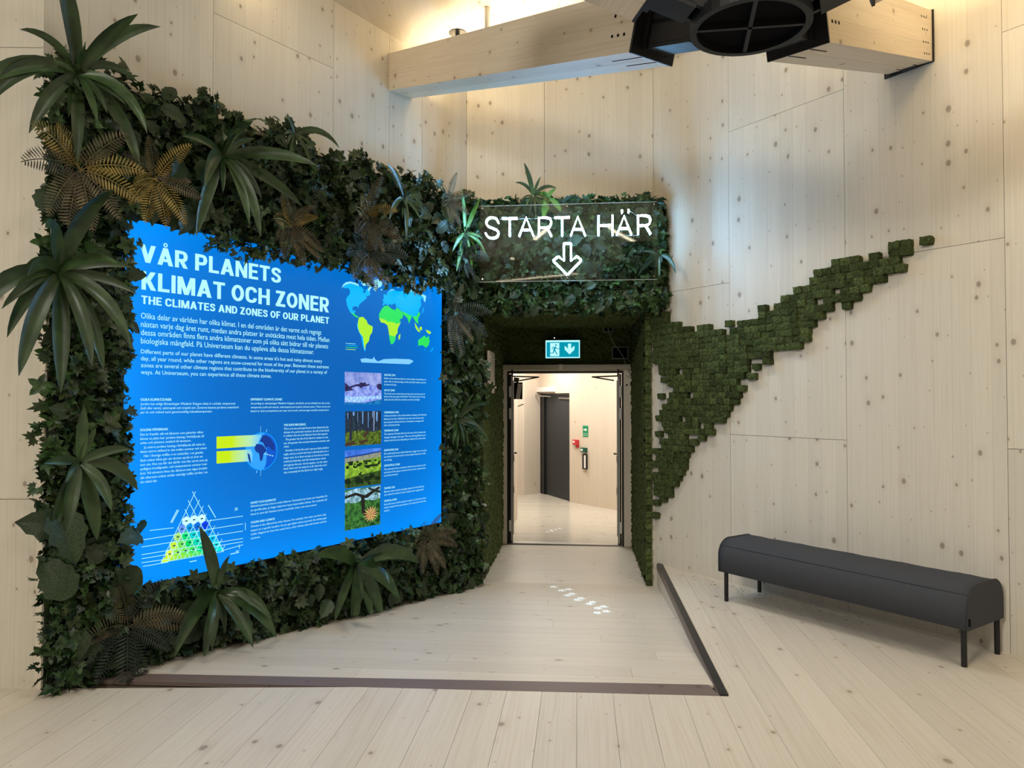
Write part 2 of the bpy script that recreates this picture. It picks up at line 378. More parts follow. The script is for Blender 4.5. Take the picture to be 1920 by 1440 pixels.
fixn(mk('rail_edge', v, f, M['brown'], tr, uv=[(0, 0), (.05, 0), (.05, 3), (0, 3)]*2))
# tunnel floor + corridor floor
tl0 = TQ*(QR2-.03)+TD*pE
DF = Frame(onz(1168, 1024, -DROP), Vector((-1, .11, 0)))  # plane of the double door
pD = qp(DF.O)[1]
cf = fixn(mk('floor_corridor', *prism([TQ*q+TD*p_+Vector((0, 0, -DROP-.12)) for q, p_ in ((-2.2, pE-.1), (QR2+.15, pE-.1), (QR2+.15, pD), (2.4, pD), (2.4, 15.5), (-2.2, 15.5))], Vector((0, 0, .1))), M['grout'], kind='structure'))
p = pE; zt = lambda p: -DROP
while p < pD-.05:
    p1 = min(p+PW, pD-.04)
    c_ = qp(WB.w(OX+OW, 0))[0]-.05
    board(c_, QR2+.02, p, p1, [], zt, M['floor'], cf, along='q'); p = p1
p = pD+.06
while p < 14.6:
    qs = [-1.6, random.uniform(-.5, 1.2), 2.3]
    for a_, b__ in zip(qs, qs[1:]): board(a_, b__, p, p+.15, [], zt, M['floorc'], cf, along='q')
    p += .15
th = MB(); th.box(DF.w(-.2, -DROP-.02, -.02), DF.D*1.75, -DF.N*.12, Vector((0, 0, .026))); th.build('trim_3', M['steel'], kind='structure')
# ================================================================== FOLIAGE
def leafmat(name, c0, c1, rough=.42, spec=.45, scale=22):
    m, nt, b = nm(name); N = nt.nodes.new; L = nt.links.new
    t = N('ShaderNodeTexCoord'); n = N('ShaderNodeTexNoise'); n.inputs['Scale'].default_value = scale; n.inputs['Detail'].default_value = 2
    L(t.outputs['Object'], n.inputs['Vector']); r = N('ShaderNodeValToRGB'); r.color_ramp.elements[0].position = .35; r.color_ramp.elements[1].position = .68
    r.color_ramp.elements[0].color = (*c0, 1); r.color_ramp.elements[1].color = (*c1, 1)
    L(n.outputs['Fac'], r.inputs[0]); oi = N('ShaderNodeObjectInfo'); hs = N('ShaderNodeHueSaturation')
    mm = N('ShaderNodeMath'); mm.operation = 'MULTIPLY_ADD'; mm.inputs[1].default_value = .5; mm.inputs[2].default_value = .75
    L(oi.outputs['Random'], mm.inputs[0]); L(mm.outputs[0], hs.inputs['Value']); L(r.outputs[0], hs.inputs['Color']); L(hs.outputs[0], b.inputs['Base Color'])
    b.inputs['Roughness'].default_value = rough; b.inputs['Specular IOR Level'].default_value = spec; return m
FM = [leafmat('parsley_green', (.010, .030, .009), (.034, .085, .022)), leafmat('deep_green', (.006, .018, .009), (.018, .045, .020)),
      leafmat('ivy_green', (.016, .042, .012), (.060, .125, .032)), leafmat('olive_green', (.018, .032, .010), (.045, .075, .020))]
FS = leafmat('strap_leaf_green', (.018, .040, .012), (.042, .085, .026), .36, .5, 9)
FB = leafmat('bright_leaf_green', (.06, .17, .02), (.10, .26, .04), .36, .5, 9)
FR = [leafmat('golden_fern', (.14, .105, .022), (.32, .23, .06), .6, .3, 12), leafmat('bronze_fern', (.055, .046, .026), (.13, .105, .055), .6, .3, 12),
      leafmat('dark_fern', (.014, .022, .016), (.03, .042, .028), .6, .3, 12)]
BR = leafmat('broad_leaf_green', (.010, .024, .010), (.035, .062, .022), .45, .4, 30)
def fan(out, ctr, fold=.3, droop=.25):
    P = np.array([ctr]+out, float); z = np.abs(P[:, 0])*fold-droop*P[:, 1]**2
    V = np.column_stack([P, z]); n = len(out); F = [(0, 1+i, 1+(i+1) % n) for i in range(n)]; return V, np.array(F)
lob_h = [(0, 0), (.14, .10), (.42, .06), (.33, .24), (.52, .45), (.27, .44), (.32, .74), (.13, .66), (0, 1)]
lob = lob_h+[(-x, y) for x, y in lob_h[-2:0:-1]]
ov_h = [(0, 0), (.22, .12), (.32, .4), (.24, .72), (0, 1)]; ova = ov_h+[(-x, y) for x, y in ov_h[-2:0:-1]]
def xf(V, ang, sc, off, tilt=0):
    c, s = math.cos(ang), math.sin(ang); ct, st = math.cos(tilt), math.sin(tilt)
    W = V*sc; W = np.column_stack([W[:, 0], W[:, 1]*ct-W[:, 2]*st, W[:, 1]*st+W[:, 2]*ct])
    return np.column_stack([W[:, 0]*c+W[:, 1]*s, -W[:, 0]*s+W[:, 1]*c, W[:, 2]])+np.array(off)
def join(parts):
    vs, fs, k = [], [], 0
    for V, F in parts: vs.append(V); fs.append(F+k); k += len(V)
    return np.vstack(vs), np.vstack(fs)
LV = fan(lob, (0, .38)); OV = fan(ova, (0, .45), .25, .3)
SPRIG = [join([(xf(LV[0], a, s_, (x, y, z), t), LV[1]) for a, s_, x, y, z, t in L_]) for L_ in (
    [(0, .6, 0, .35, 0, .1), (1.1, .45, .05, .3, .02, .2), (-1.15, .48, -.04, .28, .0, .1)],
    [(.2, .62, 0, .3, 0, .2), (1.4, .4, .03, .2, .05, .3), (-1.0, .5, -.05, .3, 0, 0), (-2.2, .35, 0, .1, .04, .2)])]
WHORL = join([(xf(OV[0], a, .62, (0, .1, 0), t), OV[1]) for a, t in ((0, .35), (1.2, .2), (2.4, .3), (3.7, .25), (4.9, .3))])
SINGLE = (xf(LV[0], 0, 1.0, (0, 0, 0)), LV[1])
def scatter(name, pos, nrm, parent, size, up=None, mats=FM, mix=(.34, .2, .26, .2), tilt=.75, grav=-.35, seed=0, **kw):
    """many small leaves: pos (n,3), nrm (n,3) outward; one mesh"""
    r = np.random.default_rng(seed); n = len(pos); kinds = r.choice(4, n, p=mix); T = [SPRIG[0], SPRIG[1], WHORL, SINGLE]
    Vs, Fs, Ms, k0 = [], [], [], 0
    Z = nrm+r.normal(0, tilt, (n, 3)); Z[:, 2] += .25; Z /= np.linalg.norm(Z, axis=1)[:, None]
    Y = r.normal(0, 1, (n, 3)); Y[:, 2] += grav; Y += nrm*.25
    Y -= Z*np.sum(Y*Z, 1)[:, None]; Y /= np.linalg.norm(Y, axis=1)[:, None]; X = np.cross(Y, Z)
    S = r.uniform(size[0], size[1], n); mcol = np.where(kinds == 2, r.choice([2, 3], n), r.choice([0, 1, 0, 2, 3], n))
    for k in range(4):
        ix = np.where(kinds == k)[0]
        if not len(ix): continue
        V, F = T[k]; W = (V[None, :, 0, None]*X[ix, None]+V[None, :, 1, None]*Y[ix, None]+V[None, :, 2, None]*Z[ix, None])*S[ix, None, None]+pos[ix, None]
        m_ = len(V); FF = F[None]+(np.arange(len(ix))*m_)[:, None, None]
        Vs.append(W.reshape(-1, 3)); Fs.append(FF.reshape(-1, 3)+k0); Ms.append(np.repeat(mcol[ix], len(F))); k0 += len(ix)*m_
    V = np.vstack(Vs); F = np.vstack(Fs); c = (V.min(0)+V.max(0))/2
    me = bpy.data.meshes.new(name); me.vertices.add(len(V)); me.vertices.foreach_set('co', (V-c).ravel())
    me.loops.add(F.size); me.loops.foreach_set('vertex_index', F.ravel().astype(np.int32)); me.polygons.add(len(F))
    me.polygons.foreach_set('loop_start', np.arange(0, F.size, 3, dtype=np.int32)); me.polygons.foreach_set('loop_total', np.full(len(F), 3, dtype=np.int32))
    for m in mats: me.materials.append(m)
    me.polygons.foreach_set('material_index', np.concatenate(Ms).astype(np.int32)); me.update(calc_edges=True); me.validate()
    return props(link(bpy.data.objects.new(name, me), c, parent), kind='stuff', **kw)
def frpts(fr, S, Z, n): return np.array(fr.O)[None]+np.outer(S, np.array(fr.D))+np.outer(n, np.array(fr.N))+np.outer(Z, [0, 0, 1.])
# ---- the green wall
GT = 3.50
GE = (WB.O-G.O).dot(WB.N)/G.D.dot(WB.N)-.23             # where the green wall reaches the entrance wall
def zb(s): return zr_(qp(G.w(s, 0))[1])
sL, sR = G.px(224, 749)[0], G.px(820, 749)[0]; ZB, ZTP = .480, 2.685
gw = thing('green_wall', G.w(GE/2, zb(GE/2)), 'tall wall of dark artificial foliage framing the glowing blue information screen', 'green wall')
gw_b = slab('backing_board', G, [(0, .002), (.35, .002), (GE, zb(GE)+.002), (GE, GT), (0, GT)], -.088, -.004, M['frame'], gw, label='pale wooden board behind the leaves')
slab('leaf_mat', G, [(.01, .01), (.4, .01), (GE-.01, zb(GE)+.01), (GE-.01, GT-.03), (.01, GT-.03)], -.004, .016, M['soil'], gw)
def nz(s, z, k=1.0): return np.sin(s*5.1*k+1.3)*np.sin(z*4.3*k+.4)*.5+np.sin(s*11.7*k+z*7.9)*.3+.5
def band(s0_, s1_, z0_, z1_, dens, seed):
    r = np.random.default_rng(seed); n = int((s1_-s0_)*(z1_-z0_)*dens); S = r.uniform(s0_, s1_, n); Z = r.uniform(z0_, z1_, n)
    return S, Z, r
def band_obj(s0_, s1_, z0_, z1_, dens, seed):
    S, Z, r = band(s0_, s1_, z0_, z1_, dens, seed)
    zz = np.array([zb(s) for s in S]); keep = Z > zz+.025; top = GT+.02+.05*np.sin(S*9)+.04*np.sin(S*23); keep &= Z < top
    S, Z = S[keep], Z[keep]
    dep = .02+r.beta(1.6, 1.3, len(S))*(.06+.10*nz(S, Z)); edge = np.minimum(1, np.maximum(0, (S+.06)/.12)); dep *= .35+.65*edge
    near = (S > sL-.10) & (S < sR+.08) & (Z > ZB-.07) & (Z < ZTP+.08); dep = np.where(near, np.maximum(dep, .075), dep)
    scatter('foliage', frpts(G, S, Z, dep), np.repeat(np.array(G.N)[None], len(S), 0), gw, (.055, .115), seed=seed+50)
D0 = 1350
band_obj(-.03, GE, ZTP+.015, GT+.10, D0, 1); band_obj(-.03, sL-.02, -.02, ZTP-.02, D0, 2)
band_obj(sR+.03, GE+.02, -.26, ZTP-.02, D0, 3); band_obj(sL+.03, sR-.02, -.26, ZB-.035, D0, 4)
# ragged fringe hanging into the picture
r = np.random.default_rng(9); n = 260; S = r.uniform(sL+.45, sR+.02, n); Z = ZTP-np.abs(r.normal(0, .05, n))-.06*np.clip(np.sin(S*3.1), 0, 1)*r.uniform(0, 1, n)
S2 = sL-.06+np.abs(r.normal(0, .035, 100)); Z2 = r.uniform(ZB, ZTP, 100); S3 = sR-np.abs(r.normal(0, .02, 45)); Z3 = r.uniform(ZB, ZTP, 45)
S4 = r.uniform(sL, sR, 45); Z4 = ZB+np.abs(r.normal(0, .012, 45))
S = np.concatenate([S, S2, S3, S4]); Z = np.concatenate([Z, Z2, Z3, Z4])
scatter('foliage', frpts(G, S, Z, r.uniform(.09, .15, len(S))), np.repeat(np.array(G.N)[None], len(S), 0), gw, (.05, .10), seed=77, grav=-1.0)
# ---- broad crinkled leaves
def broad_mesh(seed):
    rr = random.Random(seed); v, f = [], []; NV, NU = 8, 3
    for i in range(NV+1):
        t = i/NV; wd = .36*math.sin(math.pi*min(1, .06+.94*t)**.75)**.8*(1+.10*(-1)**i)
        for j in range(-NU, NU+1):
            x = wd*j/NU; z = .10*abs(j)/NU*wd*2+.025*math.sin(t*26+abs(j)*1.4)-.28*t*t
            v.append((x*(1+rr.uniform(-.03, .03)), t+abs(j)*.015, z))
    W = 2*NU+1
    for i in range(NV):
        for j in range(W-1): f.append([i*W+j, i*W+j+1, (i+1)*W+j+1, (i+1)*W+j])
    me = bpy.data.meshes.new('broad_leaf'); me.from_pydata(v, [], f); me.materials.append(BR); me.polygons.foreach_set('use_smooth', [True]*len(f)); return me
BL = [broad_mesh(k) for k in range(4)]
def place_leaf(fr, s, z, n, size, parent, rr, me=None):
    N_ = fr.N+Vector((rr.gauss(0, .35), rr.gauss(0, .35), rr.gauss(.15, .35))); N_.normalize()
    Y = fr.D*rr.gauss(0, .8)+Vector((0, 0, rr.gauss(-.45, .6)))+fr.N*.2; Y = (Y-N_*Y.dot(N_)).normalized(); X = Y.cross(N_)
    R = Matrix((X, Y, N_)).transposed(); inst('broad_leaf', me or rr.choice(BL), fr.w(s, z, n), R, parent, size)
rr = random.Random(5); cnt = 0
while cnt < 190:
    s, z = rr.uniform(.02, GE-.05), rr.uniform(-.1, GT-.04)
    if z < zb(s)+.10: continue
    if sL-.03 < s < sR+.02 and ZB-.04 < z < ZTP+.05: continue
    place_leaf(G, s, z, rr.uniform(.10, .16), rr.uniform(.09, .17), gw, rr); cnt += 1
for u, v, sz in ((240, 436, .12), (105, 262, .17), (75, 395, .17), (100, 955, .30), (130, 990, .24), (262, 975, .17), (262, 1003, .17), (255, 1060, .24), (130, 1120, .26), (340, 300, .2), (365, 305, .22), (385, 365, .26), (350, 388, .2), (880, 560, .2), (850, 655, .3)):
    s, z = G.px(u, v, .15); place_leaf(G, s, z, .16, sz, gw, rr)
# ---- strap-leaf plants and ferns
def path(p, d, L, n, g):
    pts, ds = [p.copy()], [d.normalized()]
    for i in range(n):
        d = (d+Vector((0, 0, -g/n))).normalized(); p = p+d*(L/n); pts.append(p.copy()); ds.append(d.copy())
    return pts, ds
def strap(pts, ds, W, ref):
    v, f = [], []; n = len(pts)-1
    for i, (p, d) in enumerate(zip(pts, ds)):
        t = i/n; side_ = d.cross(ref); side_ = side_.normalized() if side_.length > .1 else d.orthogonal().normalized(); up = side_.cross(d)
        w_ = W*max(.02, math.sin(math.pi*(.10+.90*t)**1.0)**.75)
        v += [p-side_*w_+up*w_*.22, p-side_*w_*.5-up*w_*.02, p-up*w_*.10, p+side_*w_*.5-up*w_*.02, p+side_*w_+up*w_*.22]
    for i in range(n):
        for j in range(4): f.append([i*5+j, i*5+j+1, i*5+j+6, i*5+j+5])
    return v, f
def strap_plant(fr, u, v, rad, nl, label, mat=FS, n0=.15, wd=.088, group='strap-leaved plants in the foliage', seed=0, droop=1.0, extra=()):
    rr = random.Random(seed); s, z = fr.px(u, v, n0); c = fr.w(s, z, n0); L0_ = rad*(c-CAM).length/FPX
    t = thing('strap_leaf_plant', c-fr.N*.05, label, 'plant', group)
    nl = int(nl*1.15); A_ = [(2*math.pi*(i+rr.uniform(-.55, .55))/nl, rr.choice((.5, .65, .8, .95, 1.1)), rr.choice((.1, .25, .5, 1.0))) for i in range(nl)]+list(extra)
    for a, l, o in A_:
        d = fr.D*math.cos(a)+Vector((0, 0, math.sin(a)))+fr.N*o; d.normalize()
        pts_, ds = path(c+d*.01, d, L0_*l*1.25, 9, rr.uniform(.4, 2.0)*droop)
        for q in pts_:                                  # keep the blade in front of the foliage and above the floor
            k = (q-fr.O).dot(fr.N)
            if k < n0-.05: q += fr.N*(n0-.05-k)
            q.z = max(q.z, .03 if qp(q)[1] < pS else zr_(qp(q)[1])+.03)
        v_, f_ = strap(pts_, ds, L0_*l*wd, fr.N); mk('leaf', v_, f_, mat, t, smooth=True)
    return t
def frond(pts, ds, W, ref, n_pin):
    v, f = [], []; n = len(pts)-1
    def at(x):
        i = min(int(x*n), n-1); k = x*n-i; return pts[i].lerp(pts[i+1], k), ds[i].lerp(ds[i+1], k).normalized()
    for j in range(n_pin):
        x = .10+.88*j/n_pin; p, d = at(x); sd = d.cross(ref); sd = sd.normalized() if sd.length > .1 else d.orthogonal().normalized(); up = sd.cross(d)
        L_ = W*math.sin(math.pi*(.16+.82*x)**.9)**.8; wp = .98/n_pin*(pts[0]-pts[-1]).length*.52+.001
        for sg in (-1, 1):
            dr = (sd*sg+d*.42-up*.15).normalized(); k = len(v)
            v += [p, p+dr*L_*.35+d*wp*.55+up*.004, p+dr*L_*.72+d*wp*.42, p+dr*L_, p+dr*L_*.66-d*wp*.42, p+dr*L_*.3-d*wp*.5]
            f += [[k, k+1, k+5], [k+1, k+2, k+4, k+5], [k+2, k+3, k+4]]
    for i in range(n):
        p, d = pts[i], ds[i]; sd = d.cross(ref); sd = sd.normalized() if sd.length > .1 else d.orthogonal().normalized(); k = len(v)
        v += [pts[i]-sd*.003, pts[i]+sd*.003, pts[i+1]+sd*.002, pts[i+1]-sd*.002]; f.append([k, k+1, k+2, k+3])
    return v, f
def fern(fr, u, v, rad, nl, label, mi, n0=.16, seed=0, extra=(), mi2=None):
    rr = random.Random(seed); s, z = fr.px(u, v, n0); c = fr.w(s, z, n0); L0_ = rad*(c-CAM).length/FPX
    t = thing('fern', c-fr.N*.05, label, 'fern', 'ferns in the foliage')
    A_ = [(2*math.pi*(i+rr.uniform(-.3, .3))/nl, rr.uniform(.7, 1.1), rr.uniform(.15, .5)) for i in range(nl)]+list(extra)
    for i, (a, l, o) in enumerate(A_):
        d = fr.D*math.cos(a)+Vector((0, 0, math.sin(a)))+fr.N*o; d.normalize()
        pts_, ds = path(c, d, L0_*l*1.12, 8, rr.uniform(.5, 1.1))
        for q in pts_:
            k = (q-fr.O).dot(fr.N)
            if k < n0-.06: q += fr.N*(n0-.06-k)
            q.z = max(q.z, .02 if qp(q)[1] < pS else zr_(qp(q)[1])+.02)
        v_, f_ = frond(pts_, ds, L0_*l*.235, fr.N, 17)
        mk('frond', v_, f_, FR[mi2 if (mi2 is not None and (math.sin(a) < -.1 or i % 3 == 2)) else mi], t)
    return t
PI = math.pi
strap_plant(G, 145, 138, 118, 13, 'big strap-leaved plant crowning the top left corner of the green wall', seed=1, extra=((1.75, 1.25, .2), (1.2, 1.0, .3), (3.0, 1.15, .1)))
strap_plant(G, 112, 512, 138, 15, 'big strap-leaved plant halfway up the left edge of the green wall', seed=2, n0=.17)
strap_plant(G, 418, 292, 112, 13, 'strap-leaved plant above the title of the blue screen', seed=3, n0=.17)
strap_plant(G, 552, 252, 62, 10, 'smaller strap-leaved plant near the top edge right of centre of the green wall', seed=4)
strap_plant(G, 758, 372, 62, 10, 'strap-leaved plant above the world map near the top of the green wall', seed=5, n0=.17)
strap_plant(G, 150, 868, 92, 9, 'strap-leaved plant on the left column beside the pyramid diagram', seed=46, n0=.17, wd=.13)
strap_plant(G, 408, 1112, 108, 12, 'strap-leaved plant below the pyramid diagram at the foot of the green wall', seed=47, n0=.17, wd=.11)
strap_plant(G, 668, 1062, 100, 13, 'strap-leaved plant below the lowest picture of the screen', seed=8, n0=.16, wd=.13)
strap_plant(G, 872, 438, 58, 9, 'bright green strap-leaved plant just left of the acrylic sign', mat=FB, seed=9, n0=.15)
strap_plant(G, 858, 790, 60, 10, 'strap-leaved plant right of the screen beside the doorway', seed=10, n0=.14, wd=.12)
fern(G, 150, 318, 96, 10, 'golden fern high on the left column of the green wall', 0, seed=11, extra=((-1.9, .95, .2), (-1.4, .95, .25)), mi2=1)
fern(G, 292, 335, 72, 10, 'bronze and golden fern above the left corner of the blue screen', 1, seed=12, mi2=0)
fern(G, 545, 425, 66, 9, 'golden fern over the top edge of the screen above the title', 0, seed=13, mi2=1)
fern(G, 688, 408, 74, 9, 'golden brown fern above the left half of the world map', 0, seed=14, mi2=1)
fern(G, 690, 478, 78, 9, 'dark fern hanging over the top of the world map', 2, seed=15, n0=.17, mi2=1)
fern(G, 842, 375, 50, 8, 'small bronze fern near the top right end of the green wall', 1, seed=16)
fern(G, 852, 590, 74, 9, 'dark fern reaching into the doorway right of the world map', 2, seed=17, n0=.17, mi2=1)
fern(G, 240, 1175, 92, 10, 'bronze fern at the bottom left foot of the green wall', 1, seed=18, mi2=2, extra=((.3, 1, .3), (-1.3, 1.0, .3)))
fern(G, 802, 1010, 62, 9, 'bronze fern at the lower right corner of the screen', 1, seed=19)
fern(G, 868, 480, 46, 8, 'dark blue-green fern tucked left of the acrylic sign', 2, seed=20, n0=.14)
# ---- foliage box over the entrance
hd = thing('foliage_header', WB.w(.84, 2.5, .14), 'box of dark artificial foliage over the entrance behind the acrylic sign', 'foliage header')
HX0, HX1, HZ0, HZ1, HN = -.07, 1.84, 2.53, 3.44, .17
slab('box', WB, rect(HX0+.06, HX1, HZ0, HZ1), .002, HN, M['soil'], hd)
r = np.random.default_rng(21)
n = 2300; S = r.uniform(HX0, HX1, n); Z = r.uniform(HZ0-.05, HZ1+.06, n); Z = np.where(Z > HZ1, HZ1+(Z-HZ1)*(1+.9*np.sin(S*7)), Z)
P1 = frpts(WB, S, Z, HN+.01+r.uniform(0, .08, n)); N1 = np.repeat(np.array(WB.N)[None], n, 0)
n = 700; P2 = frpts(WB, r.uniform(HX0, HX1, n), HZ1+r.uniform(-.02, .10, n), r.uniform(.02, HN+.08, n)); N2 = np.repeat(np.array([0, 0, 1.])[None], n, 0)
n = 420; P3 = frpts(WB, HX0+.04-r.uniform(0, .07, n), r.uniform(HZ0, HZ1, n), r.uniform(.02, HN+.02, n)); N3 = np.repeat(-np.array(WB.D)[None], n, 0)
n = 420; P4 = frpts(WB, r.uniform(HX0, HX1, n), HZ0-r.uniform(-.02, .07, n), r.uniform(.05, HN+.08, n)); N4 = np.repeat(np.array([0, 0, -1.])[None], n, 0)
scatter('foliage', np.vstack([P1, P2, P3, P4]), np.vstack([N1, N2, N3, N4]), hd, (.06, .12), seed=22, grav=-.5)
rr = random.Random(8)
for i in range(46): place_leaf(WB, rr.uniform(HX0, HX1), rr.uniform(HZ0-.02, HZ1+.08), HN+rr.uniform(.06, .12), rr.uniform(.10, .18), hd, rr)
strap_plant(WB, 1000, 368, 44, 10, 'strap-leaved plant on top of the foliage box over the entrance', n0=HN+.08, seed=31, extra=((1.2, .8, .2), (2.2, .9, .2)), group='strap-leaved plants in the foliage')
strap_plant(WB, 1028, 372, 34, 5, 'small bright green strap-leaved plant at the top edge of the acrylic sign', mat=FB, n0=HN+.11, seed=32, wd=.2)
strap_plant(WR, 1238, 478, 44, 8, 'strap-leaved plant sticking out right of the acrylic sign', n0=.30, seed=34, wd=.10)
# ================================================================== MOSS
def mossmat(name, c0, c1, sc=55):
    m, nt, b = nm(name); N = nt.nodes.new; L = nt.links.new
    t = N('ShaderNodeTexCoord'); n = N('ShaderNodeTexNoise'); n.inputs['Scale'].default_value = sc; n.inputs['Detail'].default_value = 5; n.inputs['Roughness'].default_value = .7
    g = N('ShaderNodeNewGeometry'); L(g.outputs['Position'], n.inputs['Vector']); r = N('ShaderNodeValToRGB')
    r.color_ramp.elements[0].position = .32; r.color_ramp.elements[1].position = .7; r.color_ramp.elements[0].color = (*c0, 1); r.color_ramp.elements[1].color = (*c1, 1)
    L(n.outputs['Fac'], r.inputs[0]); oi = N('ShaderNodeObjectInfo'); hs = N('ShaderNodeHueSaturation'); mm = N('ShaderNodeMath'); mm.operation = 'MULTIPLY_ADD'
    mm.inputs[1].default_value = .75; mm.inputs[2].default_value = .62; L(oi.outputs['Random'], mm.inputs[0]); L(mm.outputs[0], hs.inputs['Value']); L(r.outputs[0], hs.inputs['Color'])
    L(hs.outputs[0], b.inputs['Base Color']); b.inputs['Roughness'].default_value = .95; b.inputs['Specular IOR Level'].default_value = .1
    bp = N('ShaderNodeBump'); bp.inputs['Strength'].default_value = 1; bp.inputs['Distance'].default_value = .012; L(n.outputs['Fac'], bp.inputs['Height']); L(bp.outputs[0], b.inputs['Normal']); return m
M['moss'] = mossmat('moss', (.020, .030, .010), (.105, .135, .048)); M['mossd'] = mossmat('moss_dark', (.026, .038, .014), (.12, .15, .05), 45)
def moss_block_mesh(w_, h_, d_, seed):
    rr = random.Random(seed); nx, ny, nz_ = 4, 3, 2; v, f, ix = [], [], {}
    def vert(i, j, k):
        key = (i, j, k)
        if key not in ix:
            x, y, z = (i/nx-.5), (j/ny-.5), k/nz_
            e = sum((abs(x) > .49, abs(y) > .49, k == nz_)); sh = .95 if e >= 2 else 1
            jt = .045
            ix[key] = len(v); v.append(((x*sh+rr.uniform(-jt, jt))*w_, (y*sh+rr.uniform(-jt, jt))*h_, (z*(.93 if e >= 2 else 1)+(rr.uniform(-.06, .14) if k else 0))*d_))
        return ix[key]
    for i in range(nx):
        for j in range(ny): f.append([vert(i, j, nz_), vert(i+1, j, nz_), vert(i+1, j+1, nz_), vert(i, j+1, nz_)])
    for k in range(nz_):
        for i in range(nx):
            f.append([vert(i, 0, k), vert(i+1, 0, k), vert(i+1, 0, k+1), vert(i, 0, k+1)]); f.append([vert(i+1, ny, k), vert(i, ny, k), vert(i, ny, k+1), vert(i+1, ny, k+1)])
        for j in range(ny):
            f.append([vert(0, j+1, k), vert(0, j, k), vert(0, j, k+1), vert(0, j+1, k+1)]); f.append([vert(nx, j, k), vert(nx, j+1, k), vert(nx, j+1, k+1), vert(nx, j, k+1)])
    return v, f
BWd, BHt, BDp = .074, .0555, .058
MBK = []
for k in range(6):
    v, f = moss_block_mesh(BWd*1.02, BHt*1.03, BDp, k); me = bpy.data.meshes.new('moss_block'); me.from_pydata(v, [], f); me.materials.append(M['moss']); MBK.append((me, v, f))
Zs = lambda L_: [(1180+x*.472, 420+y*.472) for x, y in L_]
up_ = [(60, 296), (95, 312), (125, 340), (160, 375), (200, 395), (240, 418), (300, 402), (360, 425), (405, 430), (430, 392), (510, 386), (530, 345), (535, 318), (595, 318), (620, 290), (660, 288), (672, 245), (750, 245), (728, 190), (808, 183), (850, 136), (915, 134), (918, 160), (950, 155), (955, 120), (995, 118), (1015, 110), (1045, 78), (1090, 76), (1110, 60), (1150, 62)]
lo_ = [(1150, 132), (1088, 168), (1060, 202), (1000, 244), (915, 284), (888, 314), (862, 348), (815, 330), (782, 384), (735, 388), (736, 445), (712, 470), (662, 502), (610, 520), (590, 512), (570, 564), (532, 592), (508, 620), (470, 622), (467, 672), (428, 722), (388, 772), (348, 795), (327, 842), (292, 862), (272, 892), (238, 932), (220, 1002), (184, 1040), (170, 1084), (135, 1124), (104, 1160), (70, 1160), (80, 990), (98, 940), (104, 860), (112, 800), (132, 745), (155, 710), (178, 672), (166, 640), (148, 600), (118, 545), (96, 494), (58, 488)]
poly = [WR.px(u, v) for u, v in Zs(up_+lo_)]
single = [WR.px(u, v) for u, v in Zs([(1190, 68), (136, 685), (113, 556), (843, 332), (625, 514), (650, 490), (745, 205), (640, 300), (445, 403), (498, 606), (870, 153), (122, 1110), (790, 196), (765, 228), (980, 228), (895, 268), (872, 300), (975, 135), (1036, 128), (1065, 152), (152, 620), (270, 420), (308, 412)])]
def inside(x, y):
    c = False; n = len(poly)
    for i in range(n):
        x0, y0 = poly[i]; x1, y1 = poly[(i+1) % n]
        if (y0 > y) != (y1 > y) and x < (x1-x0)*(y-y0)/(y1-y0)+x0: c = not c
    return c
rr = random.Random(4); cells = []
S_ = [p[0] for p in poly]; Z_ = [p[1] for p in poly]; j = 0; z = min(Z_)
while z < max(Z_)+BHt:
    s = rr.choice((0, 0, .5, .33))*BWd
    while s < max(S_)+BWd:
        cx, cz_ = s+BWd/2, z+BHt/2; nin = sum(inside(cx+a, cz_+b) for a, b in ((0, 0), (-.025, 0), (.025, 0), (0, .02), (0, -.02)))
        if nin >= 3 or (nin >= 2 and rr.random() < .4):
            rim = sum(inside(cx+a, cz_+b) for a, b in ((-BWd, 0), (BWd, 0), (0, BHt), (0, -BHt))) < 4
            if rr.random() > (.24 if rim else (.05 if cz_ < 1.55 and cx < .75 else .006)): cells.append((cx, cz_))
            elif rim and rr.random() < .5: cells.append((cx+rr.uniform(-.3, .3)*BWd, cz_+rr.choice((-1, 1))*BHt*1.25))
        s += BWd
    z += BHt; j += 1
cells = [q for i, q in enumerate(cells) if all(abs(q[0]-a) > BWd*.8 or abs(q[1]-b) > BHt*.8 for a, b in cells[:i])]
for s, z in single:
    if all(abs(s-a) > BWd*.95 or abs(z-b) > BHt*.95 for a, b in cells): cells.append((s, z))
ms = thing('moss_artwork', WR.w(.6, .2), 'swoosh of square green moss blocks climbing the pale wall right of the entrance', 'moss artwork')
Rw = Matrix((WR.D, Vector((0, 0, 1)), WR.N)).transposed()
cells.sort(key=lambda c: -c[0]); print('moss cells', len(cells))
bulk = MB()
for i, (s, z) in enumerate(cells):
    me, v, f = MBK[rr.randrange(6)]; dn = rr.choice((0, 0, 0, -.010, -.016, .004)); P_ = WR.w(s, z, .001+min(dn, 0)*0)
    sc3 = (1, 1, 1+dn*12)
    if i < 300: inst('moss_block', me, P_, Rw, ms, sc3)
    else: bulk.add([P_+Rw @ Vector((a*sc3[0], b*sc3[1], c*sc3[2])) for a, b, c in v], f)
if bulk.v: bulk.build('moss_blocks', M['moss'], ms, fix=False, kind='stuff')
